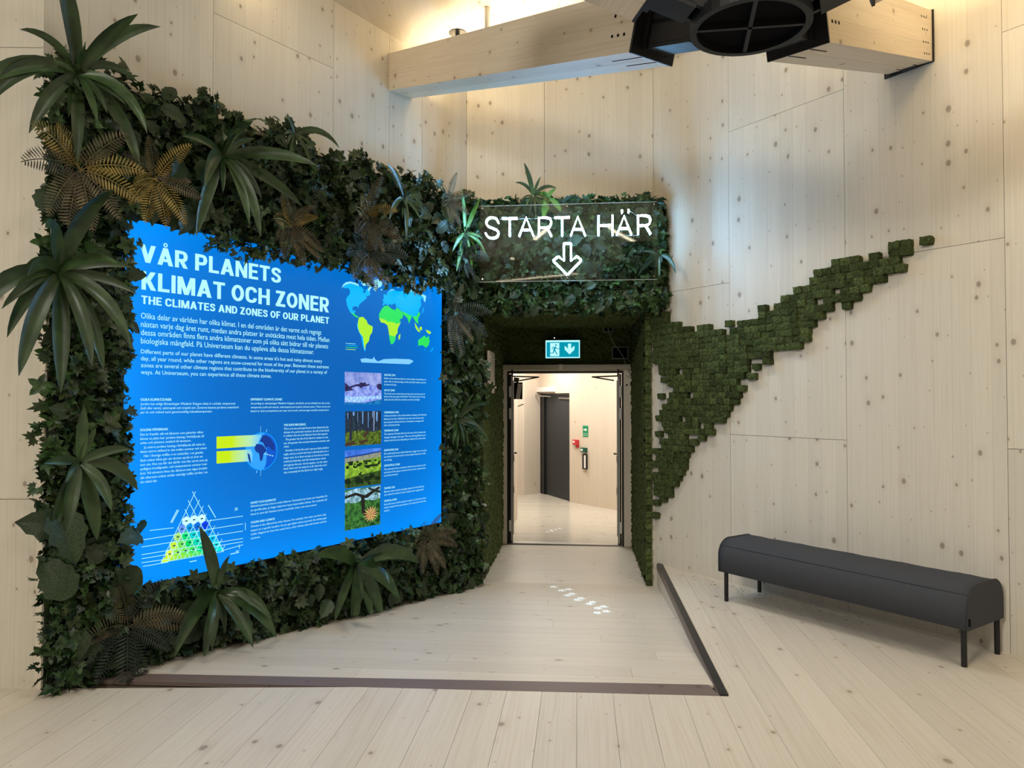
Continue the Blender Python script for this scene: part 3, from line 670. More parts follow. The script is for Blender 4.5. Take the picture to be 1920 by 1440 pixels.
# ---- moss lining of the entrance
tn = thing('moss_lining', WB.w(OX+OW/2, -DROP, -.9), 'dark moss cladding lining the sides and top of the entrance passage', 'moss cladding')
def moss_sheet(name, O, X, Y, Nn, lx, ly, mat, st=.03, amp=.018, rows=None):
    nx, ny = max(2, int(lx/st)), max(2, int(ly/st)); r = np.random.default_rng(int(lx*1000+ly*77)); v, f = [], []
    for j in range(ny+1):
        for i in range(nx+1):
            e = amp*(r.uniform(-1, 1)*.7+(.6 if (i//3+j//2) % 2 else -.3)); v.append(O+X*(lx*i/nx)+Y*(ly*j/ny)+Nn*e)
    for j in range(ny):
        for i in range(nx): a = j*(nx+1)+i; f.append([a, a+1, a+nx+2, a+nx+1])
    return mk(name, v, f, mat, tn)
TL = (DF.w(0, 0)-WB.w(OX, 0)).length
UP = Vector((0, 0, 1))
Rr = WB.w(OX, 0); Lr = WB.w(OX+OW, 0); DR = Rr+TD*1.0
def tlen(P_): return (DF.O-P_).dot(DF.N)/TD.dot(DF.N)
lr, ll = tlen(Rr), tlen(Lr); MT = .055
zfl = -DROP
moss_sheet('moss_side', Rr+WB.D*MT+Vector((0, 0, zfl+.01)), TD, UP, WB.D, lr, OTOP-zfl-.01, M['mossd'])
moss_sheet('moss_side', Lr-WB.D*MT+Vector((0, 0, zfl+.01)), TD, UP, -WB.D, ll, OTOP-zfl-.01, M['mossd'])
moss_sheet('moss_top', Rr+Vector((0, 0, OTOP)), TD, WB.D, -UP, lr, OW, M['mossd'])
for nm_, P_, sg, ln_ in (('side_board', Rr, 1, lr), ('side_board', Lr, -1, ll)):
    v, f = boxv(P_+Vector((0, 0, zfl-.005)), WB.D*sg*(MT-.02), TD*ln_, UP*(OTOP-zfl+.02)); fixn(mk(nm_, v, f, M['soil'], tn))
v, f = boxv(Rr+Vector((0, 0, OTOP+.03)), WB.D*OW, TD*lr, UP*.05); fixn(mk('top_board', v, f, M['soil'], tn))
# edge blocks where the lining meets the hall
EB = []
for k in range(4):
    v, f = moss_block_mesh(.062, .060, .055, 30+k); me = bpy.data.meshes.new('edge_block'); me.from_pydata(v, [], f); me.materials.append(M['mossd']); EB.append(me)
rb = Matrix((WB.D*-1, UP, WB.N)).transposed(); rr = random.Random(6)
z = zfl+.035; k = 0
while z < 2.42:
    dn = .0 if k % 2 else -.025
    inst('edge_block', rr.choice(EB), WB.w(OX+.030, z, dn+.002), rb, tn, (1, 1, 1)); k += 1; z += .0605
z = zfl+.035
while z < 2.3:
    inst('edge_block', rr.choice(EB), WB.w(OX+OW-.030, z, -.02 if k % 2 else .0), rb, tn); k += 1; z += .0605
M['alu'] = simple('pale_aluminium', (.62, .61, .58), .4, .0)
# ================================================================== DOUBLE DOOR AT THE END OF THE PASSAGE
def dpx(u, v, n=0): return DF.px(u, v, n)
dl, dr = dpx(936, 850)[0], dpx(1184.5, 850)[0]; dt = dpx(1060, 684)[1]
il, ir = dpx(951, 850)[0], dpx(1169.5, 850)[0]; it = dpx(1060, 698)[1]
ew = slab('wall_end', DF, rect(dr-.05, dl+.05, dt-.02, OTOP+.03), -.12, -.01, M['soil'], kind='structure')
g_ = .0
v, f = [], []; nx, ny = 44, 14; r = np.random.default_rng(5)
for j in range(ny+1):
    for i in range(nx+1): v.append(DF.w(dr-.03+(dl-dr+.06)*i/nx, dt-.015+(OTOP-dt+.03)*j/ny, r.uniform(-.004, .022)))
for j in range(ny):
    for i in range(nx): a = j*(nx+1)+i; f.append([a, a+1, a+nx+2, a+nx+1])
mk('moss_sheet', v, f, M['mossd'], ew)
door = thing('door_1', DF.w((dl+dr)/2, -DROP, 0), 'open double door with pale oak frame at the end of the mossy passage', 'door', kind='structure')
for nm_, q in (('jamb', rect(dr, ir, -DROP, dt)), ('jamb', rect(il, dl, -DROP, dt)), ('head', rect(ir, il, it+.015, dt))):
    slab(nm_, DF, q, -.10, .03, M['frame'], door, uvo=(3, 3))
slab('seal', DF, rect(ir, il, it-.012, it+.015), -.09, .01, M['rail'], door)
for a, b_ in ((ir, ir+.022), (il-.022, il)): slab('seal', DF, rect(a, b_, -DROP, it-.012), -.09, .01, M['rail'], door)
zc0, zc1 = dpx(1060, 693)[1], dpx(1060, 684.5)[1]
slab('door_operator', DF, rect(dr+.02, dl-.02, zc0, zc1), .03, .10, simple('bronze_anodised', (.50, .46, .38), .5, .0), door)
for u in (1052,): s = dpx(u, 690)[0]; slab('operator_joint', DF, rect(s-.02, s+.02, zc0-.004, zc1+.004), .03, .106, M['frame'], door)
for side_, sx, sg in ((0, ir+.03, 1), (1, il-.03, -1)):
    lf = thing('door_leaf', DF.w(sx, -DROP, -.1), None, None); del WL[lf]; lf.parent = door; lf.location = DF.w(sx, -DROP, -.1)-WL[door]; WL[lf] = DF.w(sx, -DROP, -.1)
    LFr = Frame(DF.O, DF.D); LFr.O = DF.w(sx, 0, 0)-DF.D*sx; LFr.N = -(Vector((-.012, 1, 0)) if side_ else Vector((.150, 1, 0)))
    a, b_ = sorted((sx, sx+sg*.045)); nf = -.05; nb = -.82
    slab('leaf_core', LFr, rect(a, b_, -DROP+.01, it-.02), nb, nf, M['rail'], lf)
    e = sx+sg*.012
    for q, wq, mt in ((.004, .010, 'dark'), (.018, .010, 'alu'), (.034, .008, 'alu')):
        aa, bb = sorted((sx+sg*q, sx+sg*(q+wq))); slab('edge_strip', LFr, rect(aa, bb, -DROP+.02, it-.03), nf, nf+.006, M[mt], lf)
    for zc in (1.70, 1.42, -.0):
        aa, bb = sorted((sx-sg*.012, sx+sg*.028)); slab('hinge', LFr, rect(aa, bb, zc-.07, zc+.07), nf+.006, nf+.020, M['white'], lf)
    MB().tube([LFr.w(sx+sg*.05, -DROP+.1, -.10), LFr.w(sx+sg*.05, it-.1, -.10)], .007, 8).build('lock_rod', M['alu'], lf)
    for zc in (.85, .45): MB().tube([LFr.w(sx+sg*.05, zc-.04, -.09), LFr.w(sx+sg*.05, zc+.04, -.09)], .013, 8).build('rod_guide', M['steel'], lf)
    MB().tube([LFr.w(sx+sg*.055, .9, -.3), LFr.w(sx+sg*.09, .9, -.3), LFr.w(sx+sg*.09, .9, -.42)], .010, 8).build('lever_handle', M['rail'], lf)
    # closer arm
    sa_ = sx+sg*.06
    m_ = MB().tube([DF.w(sa_-sg*.02, zc0, .07), DF.w(sa_-sg*.02, it-.05, .06)], .011, 6)
    m_.tube([DF.w(sa_-sg*.02, it-.05, .05), DF.w(sa_+sg*.30, it-.055, -.16)], .009, 6).tube([DF.w(sa_+sg*.30, it-.055, -.16), DF.w(sa_+sg*.02, it-.095, -.40)], .009, 6)
    m_.build('closer_arm', M['rail'], door)
s, z = dpx(1175, 722); MB().tube([DF.w(s, z, .028), DF.w(s, z, .036)], .013, 12).build('key_switch', M['rail'], door)
# ---- emergency exit sign
EO = .16; e0_, e1_ = DF.px(1087.3, 655, EO)[0], DF.px(1023, 655, EO)[0]; ez0, ez1 = DF.px(1055, 671.5, EO)[1], DF.px(1055, 638, EO)[1]
exs = thing('exit_sign', DF.w((e0_+e1_)/2, ez0, EO), 'glowing green and white running man exit sign with down arrow above the door', 'exit sign')
def ex(x, y, n=.0): return DF.w(e1_+(e0_-e1_)*x, ez1+(ez0-ez1)*y, EO+n)       # x 0..1 left to right, y 0..1 top to bottom
E_T = emis('exit_teal', (.0, .30, .42), 1.0); E_W = emis('exit_white', (.45, .92, 1.0), 1.1)
MB().box(ex(0, 1, -.035), (e0_-e1_)*DF.D, DF.N*.033, UP*(ez1-ez0)).build('housing', M['rail'], exs)
def flat(name, pts, mat, par, conv, n): return mk(name, [conv(x, y, n) for x, y in pts], [list(range(len(pts)))], mat, par)
def circ(x, y, rx, ry=None, n=16): ry = ry or rx; return [(x+rx*math.cos(2*PI*i/n), y+ry*math.sin(2*PI*i/n)) for i in range(n)]
MB().box(ex(0, 1, -.001), (e0_-e1_)*DF.D, DF.N*.002, UP*(ez1-ez0)).build('light_rim', E_W, exs)
flat('panel', [(.03, .10), (.97, .10), (.97, .94), (.03, .94)], E_T, exs, ex, .002)
X_ = lambda L_: [((x-410)/1110, (y-310)/590) for x, y in L_]
flat('doorway_symbol', X_([(560, 400), (855, 400), (855, 835), (770, 835), (720, 835), (560, 835)]), E_W, exs, ex, .003)
man = MB()
for q in ([(600, 590), (640, 535), (670, 535), (620, 610)], [(640, 525), (760, 530), (735, 590), (720, 640), (655, 650), (680, 560)], [(750, 540), (800, 580), (855, 585), (855, 605), (790, 600), (735, 570)],
          [(655, 640), (700, 640), (680, 740), (545, 740), (545, 718), (650, 715)], [(690, 640), (725, 630), (800, 785), (775, 800)]):
    man.add([ex(x, y, .004) for x, y in X_(q)], [list(range(len(q)))])
man.add([ex(x, y, .004) for x, y in X_(circ(745, 470, 30))], [list(range(16))]); man.build('running_man', E_T, exs, fix=False)
flat('arrow_symbol', X_([(1135, 425), (1240, 425), (1240, 590), (1345, 490), (1345, 620), (1188, 780), (1030, 620), (1030, 490), (1135, 590)]), E_W, exs, ex, .003)
MB().box(DF.w((e0_+e1_)/2-.12, ez1, EO-.03), DF.D*.24, DF.N*.02, UP*.02).box(DF.w((e0_+e1_)/2-.12, ez1, .0), DF.D*.02, DF.N*(EO-.02), UP*.015).box(DF.w((e0_+e1_)/2+.1, ez1, .0), DF.D*.02, DF.N*(EO-.02), UP*.015).build('bracket', M['rail'], exs)
s, z = DF.px(1039.5, 633.5, EO); MB().cbox(DF.w(s, z, EO-.01), .012, .012, .012).build('indicator_lamp', emis('indicator', (1, 1, 1), 1.2), exs)
# ---- sockets and cable
def wallbox(name, u0, u1, v0, v1, label, cat, mat):
    s0_, z1_ = DF.px(u0, v0, .02); s1_, z0_ = DF.px(u1, v1, .02)
    t = thing(name, DF.w((s0_+s1_)/2, z0_, .02), label, cat); slab('cover', DF, rect(s1_, s0_, z0_, z1_), .0, .045, mat, t)
    d_ = .014; slab('insert', DF, rect(s1_+d_, s0_-d_, z0_+d_, z1_-d_), .045, .05, M['dark'], t); return t
bxm = simple('dim_grey_plastic', (.22, .22, .23), .5)
wallbox('wall_socket', 1130.5, 1150, 608.5, 623, 'small square socket on the dark wall above the door, cable plugged in', 'socket', bxm)
wallbox('junction_box', 1147, 1178, 650, 673.5, 'larger dark junction box just above the right corner of the door frame', 'junction box', bxm)
cb = [DF.w(*DF.px(u, v, .09), .09) for u, v in ((1140, 615), (1143, 626), (1149, 642), (1160, 656), (1168, 668), (1172, 679), (1175, 690), (1181, 700), (1180, 708), (1174, 704))]
MB().tube(cb, .0055, 6).build('cable', simple('grey_cable', (.3, .3, .3), .5), label='thin grey cable hanging from the socket down to the door frame', cat='cable')
# ---- wooden bracket on the left of the passage
bk = thing('wooden_bracket', Lr-WB.D*(MT+.04)+UP*1.66-WB.N*.25, 'pale plywood bracket with bolts on the mossy left side of the passage', 'bracket')
q = Lr-WB.D*(MT+.06)+WB.N*.10
MB().box(q+UP*1.665, TD*.46, -WB.D*.02, UP*.42).build('board', M['corr'], bk)
MB().box(q+UP*1.665+TD*.02, TD*.4, WB.D*.045, UP*.10).box(q+UP*1.93+TD*.02, TD*.4, WB.D*.045, UP*.06).build('spacer', M['corr'], bk)
for a, b_ in ((.08, .06), (.08, .36), (.40, .06), (.40, .36)):
    MB().tube([q-WB.D*.018+TD*a+UP*(1.665+b_), q-WB.D*.04+TD*a+UP*(1.665+b_)], .011, 8).build('bolt', M['chrome'], bk)
# ================================================================== CORRIDOR BEYOND THE DOOR
ZF = -DROP; CC = 2.75
def cwall(name, p0, p1, holes=None, z1=CC):
    f_ = Frame(p0, p1-p0); L_ = (p1-p0).length
    mid = (p0+p1)/2
    c_ = Vector((.9, 11.2, 0)); 
    if f_.N.dot(c_-mid) < 0: f_.N = -f_.N
    pts_ = holes(f_) if holes else rect(0, L_, ZF-.05, z1)
    slab(name, f_, pts_, -.1, 0, M['corr'], kind='structure', uvo=(random.random()*5, 3)); return f_
e_ = lambda u, v: Vector((onz(u, v, ZF).x, onz(u, v, ZF).y, 0))
pa0 = DF.w(dl-.02, 0, -.12); pa0.z = 0
PA = cwall('wall_corridor_left', pa0, e_(970, 972))
cwall('wall_corridor_recess', e_(970, 972)+Vector((-.02, .02, 0)), e_(945, 928))
cwall('wall_corridor_far', e_(944, 928), e_(983, 928)); cwall('wall_corridor_corner', e_(983, 928), e_(1013, 925))
d0_, d1_ = e_(1013, 925), e_(1068, 941.6)
DDf = Frame(d0_, d1_-d0_); DL = (d1_-d0_).length; zt_ = DDf.px(1060, 737)[1]
DDf = cwall('wall_corridor_door', d0_, d1_, holes=lambda f_: rect(0, DL, zt_, CC))
d2_ = e_(1158, 957); d3 = d1_+(d2_-d1_)*2.6
EF = cwall('wall_corridor_right', d1_, d3)
cwall('wall_corridor_near', d3, DF.w(dr+.02, 0, -.12)*1)
v, f = prism([Vector((-1.2, 9.3, CC)), Vector((3.2, 9.0, CC)), Vector((3.2, 15.5, CC)), Vector((-1.2, 15.5, CC))], UP*.1)
fixn(mk('ceiling_corridor', v, f, M['corr'], uv=[(p.x, p.y) for p in v], kind='structure'))
dd2 = thing('door_2', DDf.w(DL/2, ZF, -.05), 'dark anthracite door standing closed far down the corridor', 'door', kind='structure')
slab('leaf', DDf, rect(.16, DL-.02, ZF+.01, zt_-.03), -.09, -.05, M['greydoor'], dd2)
slab('frame', DDf, [(0, ZF), (.16, ZF), (.16, zt_-.03), (DL-.02, zt_-.03), (DL-.02, ZF), (DL, ZF), (DL, zt_), (0, zt_)], -.09, -.01, M['rail'], dd2)
s_, z_ = DDf.px(1045, 746.5); MB().tube([DDf.w(s_, z_, -.03), DDf.w(DL-.04, z_-.01, -.03)], .014, 6).build('slide_rail', M['steel'], dd2)
# door opener box and arm over it
o_ = thing('door_opener', DDf.w(.1, zt_+.05, .1), 'pale grey door opener box over the far dark door', 'door opener')
pA, pB = DDf.px(1036, 731, .06), DDf.px(986, 731, .06)
slab('opener_box', DDf, rect(DDf.px(990, 731, .06)[0], DDf.px(1036, 731, .06)[0], zt_+.03, zt_+.12), .0, .09, M['white'], o_)
MB().tube([DDf.w(*DDf.px(1005, 742, .12), .12), DDf.w(*DDf.px(1033, 743.5, .04), .04)], .012, 6).tube([DDf.w(*DDf.px(1005, 742, .12), .12), DDf.w(*DDf.px(1003, 735, .05), .05)], .012, 6).build('opener_arm', M['steel'], o_)
# loudspeaker hanging on the left corridor wall
sk = thing('loudspeaker', PA.w(1.0, 1.55, .1), 'slanted grey loudspeaker hanging on the left corridor wall behind the door', 'loudspeaker')
def quad(u0, v0, u1, v1, u2, v2, u3, v3, y): return [CAM+ray(a, b)*(y/ray(a, b).y) for a, b in ((u0, v0), (u1, v1), (u2, v2), (u3, v3))]
qd = quad(967, 748.5, 975, 748.5, 979, 720, 971, 719, 10.3); v, f = prism(qd, Vector((0, .05, 0))); fixn(mk('grille', v, f, simple('grille', (.32, .31, .30), .5, noise=.4, nscale=120), sk))
qd = quad(963, 748.5, 979.5, 748.5, 980, 717, 963.5, 717, 10.36); v, f = prism(qd, Vector((0, .12, 0))); fixn(mk('cabinet', v, f, M['dark'], sk))
qd = quad(962.5, 716, 972, 717, 974, 709, 964, 707, 10.3); v, f = prism(qd, Vector((0, .1, 0))); fixn(mk('mount', v, f, M['black'], sk))
qd = quad(971, 763, 983, 758, 980, 757, 970.5, 761.5, 10.3); v, f = prism(qd, Vector((0, .06, 0))); fixn(mk('wall_plate', v, f, M['steel'], sk))
def plate(name, u0, v0, u1, v1, mat, label, cat, n=.05):
    s0_, z1_ = EF.px(u0, v0); s1_, z0_ = EF.px(u1, v1); a, b_ = sorted((s0_, s1_))
    t = thing(name, EF.w((a+b_)/2, z0_, 0), label, cat); slab('body', EF, rect(a, b_, z0_, z1_), .001, n, mat, t); return t, a, b_, z0_, z1_
t, a, b_, c, d = plate('safety_sign', 1093, 798, 1103, 819.5, M['green'], 'green safety sign with white key symbol on the corridor wall', 'sign', .006)
def sg_(x, y, n): return EF.w(a+(b_-a)*x, d+(c-d)*y, n)
mk('key_symbol', [sg_(x, y, .008) for x, y in circ(.62, .36, .16, .11)]+[sg_(x, y, .0085) for x, y in ((.12, .34), (.5, .28), (.5, .44), (.12, .40))], [list(range(16)), [16, 17, 18, 19]], M['white'], t)
mk('white_line', [sg_(x, y, .008) for x, y in ((.05, .70), (.95, .70), (.95, .73), (.05, .73), (.05, .85), (.95, .85), (.95, .88), (.05, .88))], [[0, 1, 2, 3], [4, 5, 6, 7]], M['white'], t)
t, a, b_, c, d = plate('fire_alarm_button', 1077, 824, 1086, 834, M['red'], 'red fire alarm call point on the corridor wall', 'alarm button')
slab('button', EF, rect(a+(b_-a)*.12, a+(b_-a)*.5, c+.03, d-.02), .05, .056, M['white'], t); slab('tag', EF, rect(a+(b_-a)*.5, b_, c-.05, c), .001, .02, M['red'], t)
t, a, b_, c, d = plate('door_release_box', 1092, 839, 1101.5, 848, M['dkgreen'], 'dark green release box under the green sign on the corridor wall', 'release box')
slab('button', EF, rect(a+(b_-a)*.12, a+(b_-a)*.5, c+.02, d-.02), .05, .056, M['white'], t)
t, a, b_, c, d = plate('handle_box', 1095, 851, 1102, 880, M['rail'], 'narrow black and white vertical handle box on the corridor wall', 'wall handle', .04)  # upright wall handle in a narrow box
slab('front', EF, rect(a+(b_-a)*.5, b_-.005, c+.02, d-.02), .04, .046, M['white'], t)
# ================================================================== ACRYLIC SIGN
SG = Frame(WB.w(0, 0, .50), Vector((1, -.10, 0)))
ps = [SG.px(*p) for p in ((900, 387), (1232, 379), (1232, 524), (900, 528))]
x0, x1 = (ps[0][0]+ps[3][0])/2, (ps[1][0]+ps[2][0])/2; y0, y1 = (ps[2][1]+ps[3][1])/2, (ps[0][1]+ps[1][1])/2
m, nt, b = nm('clear_acrylic'); N = nt.nodes.new; tr_ = N('ShaderNodeBsdfTransparent'); tr_.inputs[0].default_value = (.86, .85, .83, 1)
gl = N('ShaderNodeBsdfGlossy'); gl.inputs['Roughness'].default_value = .03; gl.inputs['Color'].default_value = (1, 1, 1, 1); fz = N('ShaderNodeFresnel'); fz.inputs[0].default_value = 1.6
ma = N('ShaderNodeMath'); ma.operation = 'MULTIPLY_ADD'; ma.inputs[1].default_value = 1.7; ma.inputs[2].default_value = .0; nt.links.new(fz.outputs[0], ma.inputs[0])
mx = N('ShaderNodeMixShader'); ge = N('ShaderNodeNewGeometry'); inv = N('ShaderNodeMath'); inv.operation = 'SUBTRACT'; inv.inputs[0].default_value = 1; nt.links.new(ge.outputs['Backfacing'], inv.inputs[1])
mu = N('ShaderNodeMath'); mu.operation = 'MULTIPLY'; nt.links.new(ma.outputs[0], mu.inputs[0]); nt.links.new(inv.outputs[0], mu.inputs[1]); nt.links.new(mu.outputs[0], mx.inputs[0]); nt.links.new(tr_.outputs[0], mx.inputs[1]); nt.links.new(gl.outputs[0], mx.inputs[2])
nt.links.new(mx.outputs[0], nt.nodes['Material Output'].inputs[0]); M['acrylic'] = m
sg = thing('neon_sign', SG.w((x0+x1)/2, y0, 0), 'clear acrylic sign with white neon letters STARTA HÄR and an arrow over the entrance', 'neon sign')
slab('acrylic_panel', SG, rect(x0, x1, y0, y1), -.004, .004, M['acrylic'], sg)
edg = simple('acrylic_edge', (.35, .37, .36), .3)
for q in (rect(x0, x1, y1, y1+.004), rect(x0, x1, y0-.004, y0)): slab('panel_edge', SG, q, -.004, .004, edg, sg)
NEON = emis('neon_tube', (.26, .60, 1.0), 120.0)
Q = lambda x, y: (860+x/4.236, 300+y/4.236)
def smooth(pts, n=5):
    P_ = [Vector(p) for p in pts]; out = []
    for i in range(len(P_)-1):
        p0, p1, p2, p3 = P_[max(i-1, 0)], P_[i], P_[i+1], P_[min(i+2, len(P_)-1)]
        for k in range(n):
            t = k/n; out.append(.5*((2*p1)+(-p0+p2)*t+(2*p0-5*p1+4*p2-p3)*t*t+(-p0+3*p1-3*p2+p3)*t**3))
    return out+[P_[-1]]
A_ = lambda x, dy=0: [[(x, 605+dy), (x+56, 455+dy), (x+115, 605+dy)], [(x+20, 553+dy), (x+97, 553+dy)]]
R_ = lambda x, dy=0: [[(x, 605+dy), (x, 455+dy), (x+60, 455+dy), (x+88, 463+dy), (x+100, 493+dy), (x+88, 525+dy), (x+62, 535+dy), (x, 535+dy)], [(x+62, 535+dy), (x+100, 605+dy)]]
letters = [('S', [[(316, 500), (300, 468), (268, 455), (236, 462), (219, 490), (230, 522), (266, 540), (301, 555), (316, 580), (301, 608), (265, 619), (231, 608), (213, 578)]], 1),
           ('T', [[(345, 462), (465, 461)], [(405, 462), (405, 603)]], 0), ('A', A_(480), 0), ('R', R_(637), 0), ('T', [[(762, 455), (882, 453)], [(822, 455), (822, 602)]], 0), ('A', A_(890, -5), 0),
           ('H', [[(1110, 440), (1110, 600)], [(1222, 436), (1222, 597)], [(1110, 518), (1222, 516)]], 0), ('Ä', A_(1258, -12)+[[(1297, 395), (1297, 420)], [(1349, 392), (1349, 417)]], 0), ('R', R_(1425, -17), 0)]
for ch, strokes, sm in letters:
    mb = MB(); ch_ = MB()
    for st in strokes:
        pts_ = [SG.w(*SG.px(*Q(x, y), .024), .024) for x, y in st]
        if sm: pts_ = smooth(pts_)
        mb.tube(pts_, .0078, 8); ch_.tube([p-SG.N*.0125 for p in pts_], .0065, 6)
    lo_ = mb.build('letter', NEON, sg); ch_.build('tube_backing', M['white'], lo_)
ar = [(835, 665), (840, 661), (888, 661), (893, 665), (893, 800), (935, 765), (942, 765), (972, 793), (972, 799), (866, 908), (858, 908), (752, 801), (752, 795), (788, 766), (795, 766), (835, 800), (835, 665)]
ap = [SG.w(*SG.px(*Q(x, y), .024), .024) for x, y in ar]; ao = MB().tube(ap, .0078, 8).build('arrow', NEON, sg); MB().tube([p-SG.N*.0125 for p in ap], .0065, 6).build('tube_backing', M['white'], ao)
for u, v in ((905, 391), (1226, 383.5), (905, 523.5), (1226, 518.5), (1063.5, 521), (1063.5, 387)):
    s, z = SG.px(u, v); MB().tube([SG.w(s, z, -.19), SG.w(s, z, .012)], .008, 10).build('standoff', M['chrome'], sg)
wire = MB()
for q in ([(325, 470), (760, 462)], [(590, 610), (640, 610)], [(1008, 600), (1110, 605)], [(1225, 605), (1430, 597)], [(888, 605), (888, 660)], [(1360, 405), (1425, 450)]):
    wire.tube([SG.w(*SG.px(*Q(x, y), .012), .012) for x, y in q], .0009, 4)
wire.build('wire', simple('clear_wire', (.4, .42, .42), .3), sg)
# ================================================================== BEAMS AND STEEL NODE
def beam(name, fr, u, v, d, wd, W, H, ln, label, seed):
    s, z = fr.px(u, v); P0 = fr.w(s, z); d = Vector(d).normalized(); wd = Vector(wd).normalized(); n_ = wd.cross(d); n_ = n_ if n_.z > 0 else -n_; n_.normalize()
    def wallpt(o): q = P0+o; return q+d*((fr.O+fr.N*.004-q).dot(fr.N)/d.dot(fr.N))
    t = thing(name, P0, label, 'beam', 'timber roof beams')
    for k in range(2):
        a, b_ = k*W/2+(.0012 if k else 0), (k+1)*W/2-(0 if k else .0012)
        c4 = [wd*a, wd*b_, wd*b_+n_*H, wd*a+n_*H]; A4 = [wallpt(o) for o in c4]; B4 = [P0+d*ln+o for o in c4]
        uv = []
        # unwrap: v along the beam, u around
        V_, F_, U_ = [], [], []
        for i in range(4):
            j = (i+1) % 4; h = (c4[j]-c4[i]).length; k0 = len(V_); V_ += [A4[i], A4[j], B4[j], B4[i]]; F_.append([k0, k0+1, k0+2, k0+3]); o = seed*7.3+i*2.1+k*5
            U_ += [(o, 0), (o+h, 0), (o+h, ln), (o, ln)]
        for E4 in (A4, B4): k0 = len(V_); V_ += E4; F_.append([k0, k0+1, k0+2, k0+3]); U_ += [(0, 0), (.1, 0), (.1, .1), (0, .1)]
        fixn(mk('timber', V_, F_, M['beam'], t, uv=U_))
    e = P0+d*ln
    v_, f_ = boxv(e-wd*.004-n_*.004, wd*(W+.008), n_*(H+.008), d*.014); fixn(mk('end_plate', v_, f_, M['black'], t))
    for k in (.32, .68):
        v_, f_ = boxv(e+wd*(W*k)-n_*.0015-d*.26, wd*.008, n_*.003, d*.26); fixn(mk('slot', v_, f_, M['dark'], t))
    for a in (.30, .62):
        for b_ in (.07, .12, .17):
            c_ = e-d*b_+n_*(H*a)-wd*.001; MB().tube([c_, c_-wd*.0015], .0085, 8).build('dowel_hole', M['dark'], t)
    return t, P0, d, wd, n_, e
D1 = (.514, -.809, -.285); D2 = (-.649, -.705, -.285)
t1, P1_, d1, w1, n1, e1 = beam('timber_beam', WLf, 728, 169.5, D1, (.844, .536, 0), .288, .315, 3.31, 'pale spruce beam running from the left wall down to the black steel node', 1)
t2, P2_, d2, w2, n2, e2 = beam('timber_beam', WR, 1749, 114.5, D2, (-.736, .677, 0), .30, .335, 2.09, 'short pale spruce beam running from the right wall to the black steel node', 2)
for a in (.12, .34, .58, .82):                          # dowels and shoe at the wall end of the right beam
    for b_ in (.10, .16, .22):
        c_ = P2_+d2*b_+n2*(.335*a)-w2*.001; MB().tube([c_, c_-w2*.0015], .007, 8).build('dowel_hole', M['dark'], t2)
q = WR.w(*WR.px(1750, 116), .003)
def onw(o): return q+o
MB().box(WR.w(WR.px(1750, 0)[0]-.34, WR.px(1749, 114)[1]-.01, .003), WR.D*.345, WR.N*.012, UP*.36).build('wall_plate', M['rail'], t2)
sq = WR.px(1710, 123); MB().box(WR.w(sq[0]-.05, sq[1]-.035, .01), WR.D*.10, WR.N*.05, UP*.03).build('shoe', M['rail'], t2)
for k in (.3, .65):
    c_ = P2_+d2*.03+w2*(.3*k)-n2*.0015; v_, f_ = boxv(c_, w2*.007, n2*.003, d2*.09); fixn(mk('slot', v_, f_, M['dark'], t2))
HC = Vector((1.06, 3.22, 3.25))
nd = thing('steel_node', HC, 'black cast steel hub with round underside joining the timber beams', 'steel node')
def ring(c, r0, r1, z0, z1, n=40):
    v, f = [], []
    for i in range(n):
        a = 2*PI*i/n
        for r_, z_ in ((r0, z0), (r1, z0), (r1, z1), (r0, z1)): v.append(c+Vector((r_*math.cos(a), r_*math.sin(a), z_)))
    for i in range(n):
        for k in range(4): f.append([i*4+k, ((i+1) % n)*4+k, ((i+1) % n)*4+(k+1) % 4, i*4+(k+1) % 4])
    return v, f
fixn(mk('ring', *ring(HC, .232, .262, 0, .05), M['black'], nd)); fixn(mk('hub', *ring(HC, .195, .245, .05, .50), M['black'], nd))
v = [HC+Vector((.233*math.cos(2*PI*i/40), .233*math.sin(2*PI*i/40), .03)) for i in range(40)]; v2, f2 = prism(v, UP*.02); fixn(mk('recessed_disc', v2, f2, M['dark'], nd))
for a in (math.radians(78), math.radians(-8)):
    dx = Vector((math.cos(a), math.sin(a), 0)); dy = Vector((-dx.y, dx.x, 0)); v_, f_ = boxv(HC-dx*.236-dy*.009+Vector((0, 0, .003)), dx*.472, dy*.018, UP*.026); fixn(mk('cross_bar', v_, f_, M['black'], nd))
def arm(e, d, wd, n_, W, H, par):
    ctr = e+d*.014+wd*(W/2)+n_*(H/2); L_ = (Vector((HC.x, HC.y, 0))-Vector((ctr.x, ctr.y, 0))).length-.20
    m_ = MB(); m_.box(ctr-wd*W*.30-n_*H*.42, wd*W*.60, n_*H*.84, d*.03)
    m_.box(ctr-wd*W*.24-n_*H*.34, wd*.022, n_*H*.72, d*L_); m_.box(ctr+wd*(W*.24-.022)-n_*H*.34, wd*.022, n_*H*.72, d*L_)
    m_.box(ctr-wd*W*.24-n_*.012, wd*W*.48, n_*.024, d*L_); m_.box(ctr-wd*W*.24+n_*H*.34, wd*W*.48, n_*.024, d*L_); m_.box(ctr-wd*W*.24-n_*H*.40, wd*W*.48, n_*.022, d*L_*.8)
    m_.build('arm', M['black'], par)
    for sgn in (-1, 1):
        for k in (-1, 1):
            c_ = ctr+n_*H*.18*k+d*.034+wd*W*.13*sgn; MB().tube([c_, c_+d*.02], .020, 6).tube([c_, c_+d*.045], .011, 8).build('bolt', M['black'], par)
arm(e1, d1, w1, n1, .288, .315, nd); arm(e2, d2, w2, n2, .30, .335, nd)
